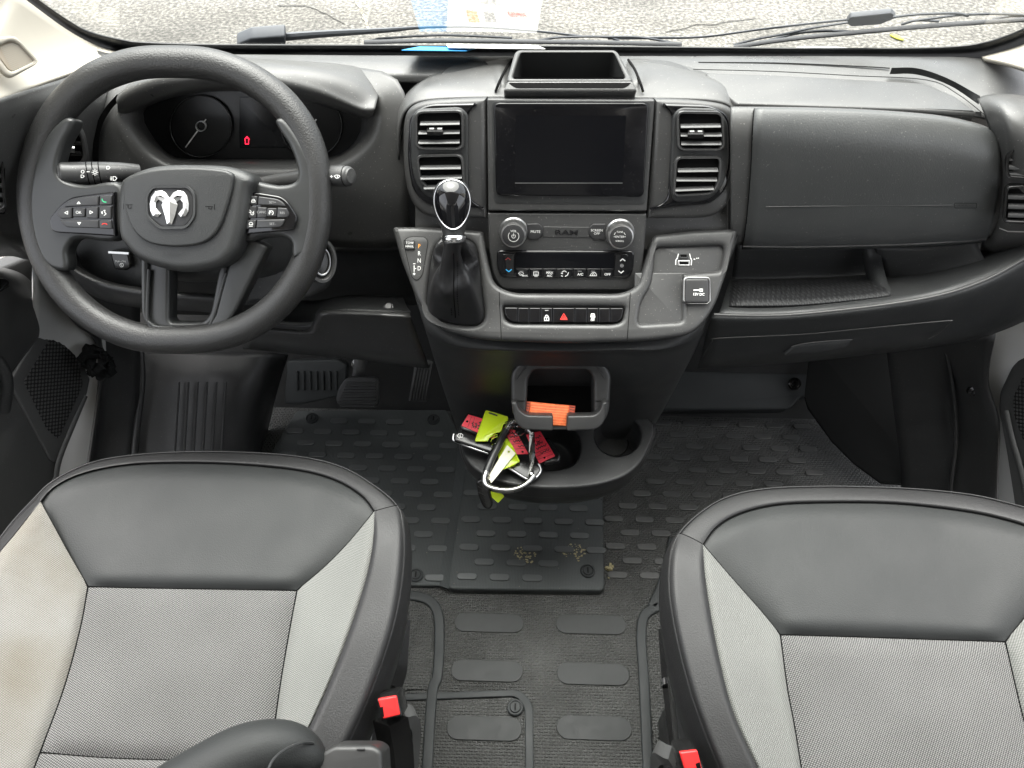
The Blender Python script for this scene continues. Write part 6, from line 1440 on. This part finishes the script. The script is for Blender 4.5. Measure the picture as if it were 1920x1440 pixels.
SD = dict(rbot=[(45, 1490), (200, 1500), (340, 1505), (480, 1500)], rl=[(75, 1411), (60, 1450), (45, 1490)], rr_=[(505, 1430), (492, 1465), (480, 1500)], top=dr_top, mid=[(165, 1100), (300, 1103), (430, 1105), (557, 1107)], tl=[(76, 941), (100, 985), (130, 1040), (165, 1100)], tr=[(702, 959), (655, 1016), (608, 1064), (557, 1107)],
          cl=[(165, 1100), (150, 1180), (120, 1290), (75, 1411)], cr=[(557, 1107), (540, 1200), (525, 1290), (505, 1430)], cbot=[(75, 1411), (200, 1421), (340, 1426), (505, 1430)],
          wl_t=[(76, 941), (100, 985), (130, 1040), (165, 1100)], wl_b=[(-130, 1440), (-60, 1470), (0, 1480), (45, 1490)], wl_l=[(76, 941), (30, 1000), (-15, 1060), (-60, 1180), (-100, 1320), (-130, 1440)], cl_full=[(165, 1100), (150, 1180), (120, 1290), (75, 1411), (45, 1490)],
          wr_t=[(557, 1107), (608, 1064), (655, 1016), (702, 959)], wr_b=[(480, 1500), (490, 1500), (505, 1500), (520, 1490)], cr_full=[(557, 1107), (540, 1200), (525, 1290), (505, 1430), (480, 1500)], wr_r=[(702, 959), (700, 1010), (690, 1070), (668, 1145), (636, 1235), (598, 1325), (520, 1490)],
          fo=[(68, 936), (100, 904), (160, 873), (230, 857), (330, 849), (450, 849), (560, 857), (640, 876), (700, 910), (744, 948)], fl=[(68, 936), (72, 938), (76, 941)], frr=[(744, 948), (723, 953), (702, 959)],
          bi_t=[(702, 959), (723, 953), (744, 948)], bi_b=[(520, 1490), (560, 1490), (600, 1490)], bi_l=[(702, 959), (700, 1010), (690, 1070), (668, 1145), (636, 1235), (598, 1325), (520, 1490)], bi_r=[(744, 948), (755, 990), (754, 1070), (738, 1165), (704, 1270), (662, 1370), (600, 1490)], brise=-.016,
          bo_t=[(68, 936), (72, 938), (76, 941)], bo_b=[(-160, 1440), (-145, 1440), (-130, 1440)], bo_l=[(68, 936), (18, 990), (-28, 1060), (-75, 1180), (-120, 1320), (-160, 1440)], bo_r=[(76, 941), (30, 1000), (-15, 1060), (-60, 1180), (-100, 1320), (-130, 1440)],
          seams=[dr_top, [(165, 1100), (300, 1103), (430, 1105), (557, 1107)], [(76, 941), (100, 985), (130, 1040), (165, 1100)], [(702, 959), (655, 1016), (608, 1064), (557, 1107)], [(165, 1100), (150, 1180), (120, 1290), (75, 1411), (45, 1490)], [(557, 1107), (540, 1200), (525, 1290), (505, 1430)], [(75, 1411), (200, 1421), (340, 1426), (505, 1430)], [(702, 959), (700, 1010), (690, 1070), (668, 1145), (636, 1235), (598, 1325), (520, 1490)], [(702, 959), (723, 953), (744, 948)]],
          skirt=[(-160, 1440), (-120, 1320), (-75, 1180), (-28, 1060), (18, 990), (66, 937), (100, 905), (160, 874), (230, 858), (330, 850), (450, 850), (560, 858), (640, 877), (700, 911), (744, 949), (755, 990), (754, 1070), (738, 1165), (704, 1270), (662, 1370), (600, 1490)])
DSEAT = build_seat('driver seat cushion in black leather and grey woven fabric, its left wing worn and stained', -.47, SD, True, 'front seats')
ps_top = [(1318, 1021), (1345, 986), (1390, 961), (1460, 945), (1560, 941), (1680, 943), (1800, 956), (1880, 972), (1950, 996), (2015, 1040)]
SPS = dict(top=ps_top, mid=[(1463, 1190), (1600, 1194), (1750, 1199), (1885, 1203)], tl=[(1318, 1021), (1372, 1084), (1426, 1145), (1463, 1190)], tr=[(2015, 1040), (1970, 1100), (1925, 1155), (1885, 1203)],
          cl=[(1463, 1190), (1476, 1290), (1490, 1365), (1510, 1490)], cr=[(1885, 1203), (1905, 1290), (1925, 1370), (1960, 1490)], cbot=[(1510, 1490), (1650, 1495), (1800, 1495), (1960, 1490)],
          wl_t=[(1318, 1021), (1372, 1084), (1426, 1145), (1463, 1190)], wl_b=[(1445, 1490), (1465, 1492), (1490, 1492), (1510, 1490)], wl_l=[(1318, 1021), (1322, 1080), (1334, 1160), (1352, 1250), (1380, 1350), (1445, 1490)], cl_full=[(1463, 1190), (1476, 1290), (1490, 1365), (1510, 1490)],
          wr_t=[(1885, 1203), (1925, 1155), (1970, 1100), (2015, 1040)], wr_b=[(1960, 1490), (2020, 1490), (2060, 1480), (2100, 1470)], cr_full=[(1885, 1203), (1905, 1290), (1925, 1370), (1960, 1490)], wr_r=[(2015, 1040), (2070, 1120), (2100, 1220), (2110, 1340), (2100, 1470)],
          fo=[(1274, 1000), (1310, 964), (1360, 934), (1430, 918), (1540, 913), (1680, 916), (1800, 926), (1880, 942), (1960, 968), (2040, 1020)], fl=[(1274, 1000), (1296, 1009), (1318, 1021)], frr=[(2040, 1020), (2028, 1030), (2015, 1040)],
          bi_t=[(1274, 1000), (1296, 1009), (1318, 1021)], bi_b=[(1372, 1490), (1410, 1490), (1445, 1490)], bi_l=[(1274, 1000), (1259, 1040), (1257, 1110), (1272, 1200), (1298, 1300), (1330, 1390), (1372, 1490)], bi_r=[(1318, 1021), (1322, 1080), (1334, 1160), (1352, 1250), (1380, 1350), (1445, 1490)], brise=.016,
          seams=[ps_top, [(1463, 1190), (1600, 1194), (1750, 1199), (1885, 1203)], [(1318, 1021), (1372, 1084), (1426, 1145), (1463, 1190)], [(2015, 1040), (1970, 1100), (1925, 1155), (1885, 1203)], [(1463, 1190), (1476, 1290), (1490, 1365), (1510, 1490)], [(1885, 1203), (1905, 1290), (1925, 1370), (1960, 1490)], [(1318, 1021), (1322, 1080), (1334, 1160), (1352, 1250), (1380, 1350), (1445, 1490)], [(1274, 1000), (1296, 1009), (1318, 1021)]],
          skirt=[(1372, 1490), (1330, 1390), (1298, 1300), (1272, 1200), (1257, 1110), (1259, 1040), (1274, 1001), (1310, 965), (1360, 935), (1430, 919), (1540, 914), (1680, 917), (1800, 927), (1880, 943), (1960, 969), (2040, 1021), (2100, 1120), (2130, 1300), (2130, 1470)])
SPS.update(bo_t=[(2015, 1040), (2028, 1030), (2040, 1020)], bo_b=[(2100, 1470), (2115, 1470), (2130, 1470)], bo_l=SPS['wr_r'], bo_r=[(2040, 1020), (2100, 1120), (2130, 1300), (2130, 1470)])
build_seat('passenger seat cushion in black leather and clean grey woven fabric', .40, SPS, False, 'front seats')

# backrest corner and recliner cover of the driver seat, near the camera
bp_ = cr([atZ(x, y, z) for x, y, z in [(200, 1590, .56), (290, 1520, .565), (380, 1462, .57), (455, 1420, .572), (515, 1404, .568), (560, 1410, .56), (592, 1428, .552), (606, 1440, .548)]], 5)
br_ = [q[0] for q in cr([(.036, 0), (.036, 0), (.035, 0), (.0335, 0), (.030, 0), (.0255, 0), (.016, 0), (.004, 0)], 5)]
BR = put('backrest_bolster', tube_mesh(bp_, br_, 28, False, (0, 0, 1)), 'leather', DSEAT, 60)
put('bolster_seam', tube_mesh(cr([atZ(*q) for q in [(500, 1450, .6045), (512, 1425, .603), (535, 1405, .598), (565, 1393, .590), (588, 1393, .576)]], 6), .0015, 6), 'dash_low', DSEAT, 50)
PRC = Plane(atZ(640, 1420, .56), 70)
RC = plate('recliner_cover', PRC, rp([(490, 1500), (560, 1432, 10), (626, 1397, 8), (700, 1397, 10), (716, 1408, 8), (720, 1500)], 5), -.06, 0, .006, 'cradle', DSEAT, res=3)
for x, y in ((676, 1405), (560, 1434)): plate('screw_cap', PRC, circ(x, y, 8, 2.2, 20), -.001, .002, .0008, 'button', RC)
# seat belt buckles
def buckle(label, pl, top, red, notch, stem):
    t = thing('seat_belt_buckle', label, 'buckle', pl.p(stem[-1][0], stem[-1][1], -.02), 'seat belt buckles')
    plate('housing', pl, rp(top, 4), -.045, 0, .004, 'gloss_plastic', t)
    plate('release_button', pl, rp(red, 3), -.004, .003, .002, 'red_plastic', t)
    plate('slot', pl, rp(notch, 1), .0015, .0034, .0, 'void', t)
    put('stem', tube_mesh([pl.p(x, y, -.030 - k * .02) for k, (x, y) in enumerate(stem)], [.022, .022, .021], 4, False, pl.n, .55), 'gloss_plastic', t, 30)
    return t
PB1 = Plane(atZ(730, 1325, .50), 58)
buckle('red buttoned buckle beside the driver seat', PB1, [(704, 1311, 5), (745, 1302, 6), (756, 1344, 4), (714, 1352, 4)], [(708, 1311), (743, 1305, 4), (750, 1341), (718, 1349)], [(711, 1327), (718, 1325), (720, 1344), (716, 1345)], [(732, 1348), (742, 1400), (748, 1480)])
PB2 = Plane(atZ(1295, 1425, .50), 58)
buckle('red buttoned buckle beside the passenger seat, cut by the bottom edge', PB2, [(1270, 1410, 5), (1305, 1404, 6), (1326, 1450, 4), (1284, 1462, 4)], [(1274, 1411), (1308, 1407, 4), (1318, 1448), (1288, 1458)], [(1304, 1432), (1312, 1429), (1315, 1442), (1308, 1445)], [(1305, 1460), (1312, 1510), (1318, 1570)])
# belt stays and side trims between seat and tunnel
def strap(name, label, pts, m, r, flat, cat):
    t = thing(name, label, cat, atZ(*pts[-1]))
    put('bar', tube_mesh(cr([atZ(*q) for q in pts], 6), r, 4, False, (1, 0, .2), flat), m, t, 30); return t
strap('steel_stay', 'pale grey steel stay beside the driver seat behind the buckle', [(702, 1270, .37), (690, 1340, .37), (680, 1420, .37)], 'satin', .009, .35, 'seat stay')
strap('steel_stay', 'pale grey steel stay beside the passenger seat', [(1298, 1335, .37), (1312, 1390, .37), (1326, 1440, .37)], 'satin', .009, .35, 'seat stay')
strap('buckle_bracket', 'black curved bracket on the floor side of the driver buckle', [(752, 1345, .42), (772, 1345, .40), (778, 1380, .36), (768, 1470, .30)], 'grey_plastic', .014, .6, 'bracket')
strap('buckle_bracket', 'black curved bracket on the floor side of the passenger buckle', [(1262, 1420, .42), (1236, 1412, .40), (1232, 1440, .36), (1240, 1490, .30)], 'grey_plastic', .014, .6, 'bracket')
t = strap('adjuster_handle', 'dark rounded seat adjuster handle beside the driver seat', [(752, 1165, .25), (748, 1215, .25), (744, 1262, .25), (735, 1290, .25)], 'gloss_plastic', .020, .8, 'seat handle')
t = strap('belt_pretensioner', 'black tube with a chrome band beside the passenger seat', [(1252, 1180, .24), (1258, 1260, .24), (1266, 1330, .24), (1276, 1400, .24)], 'gloss_plastic', .017, .9, 'pretensioner')
put('chrome_band', tube_mesh([atZ(1261, 1276, .245), atZ(1262, 1288, .245)], .0185, 12), 'chrome', t, 40)
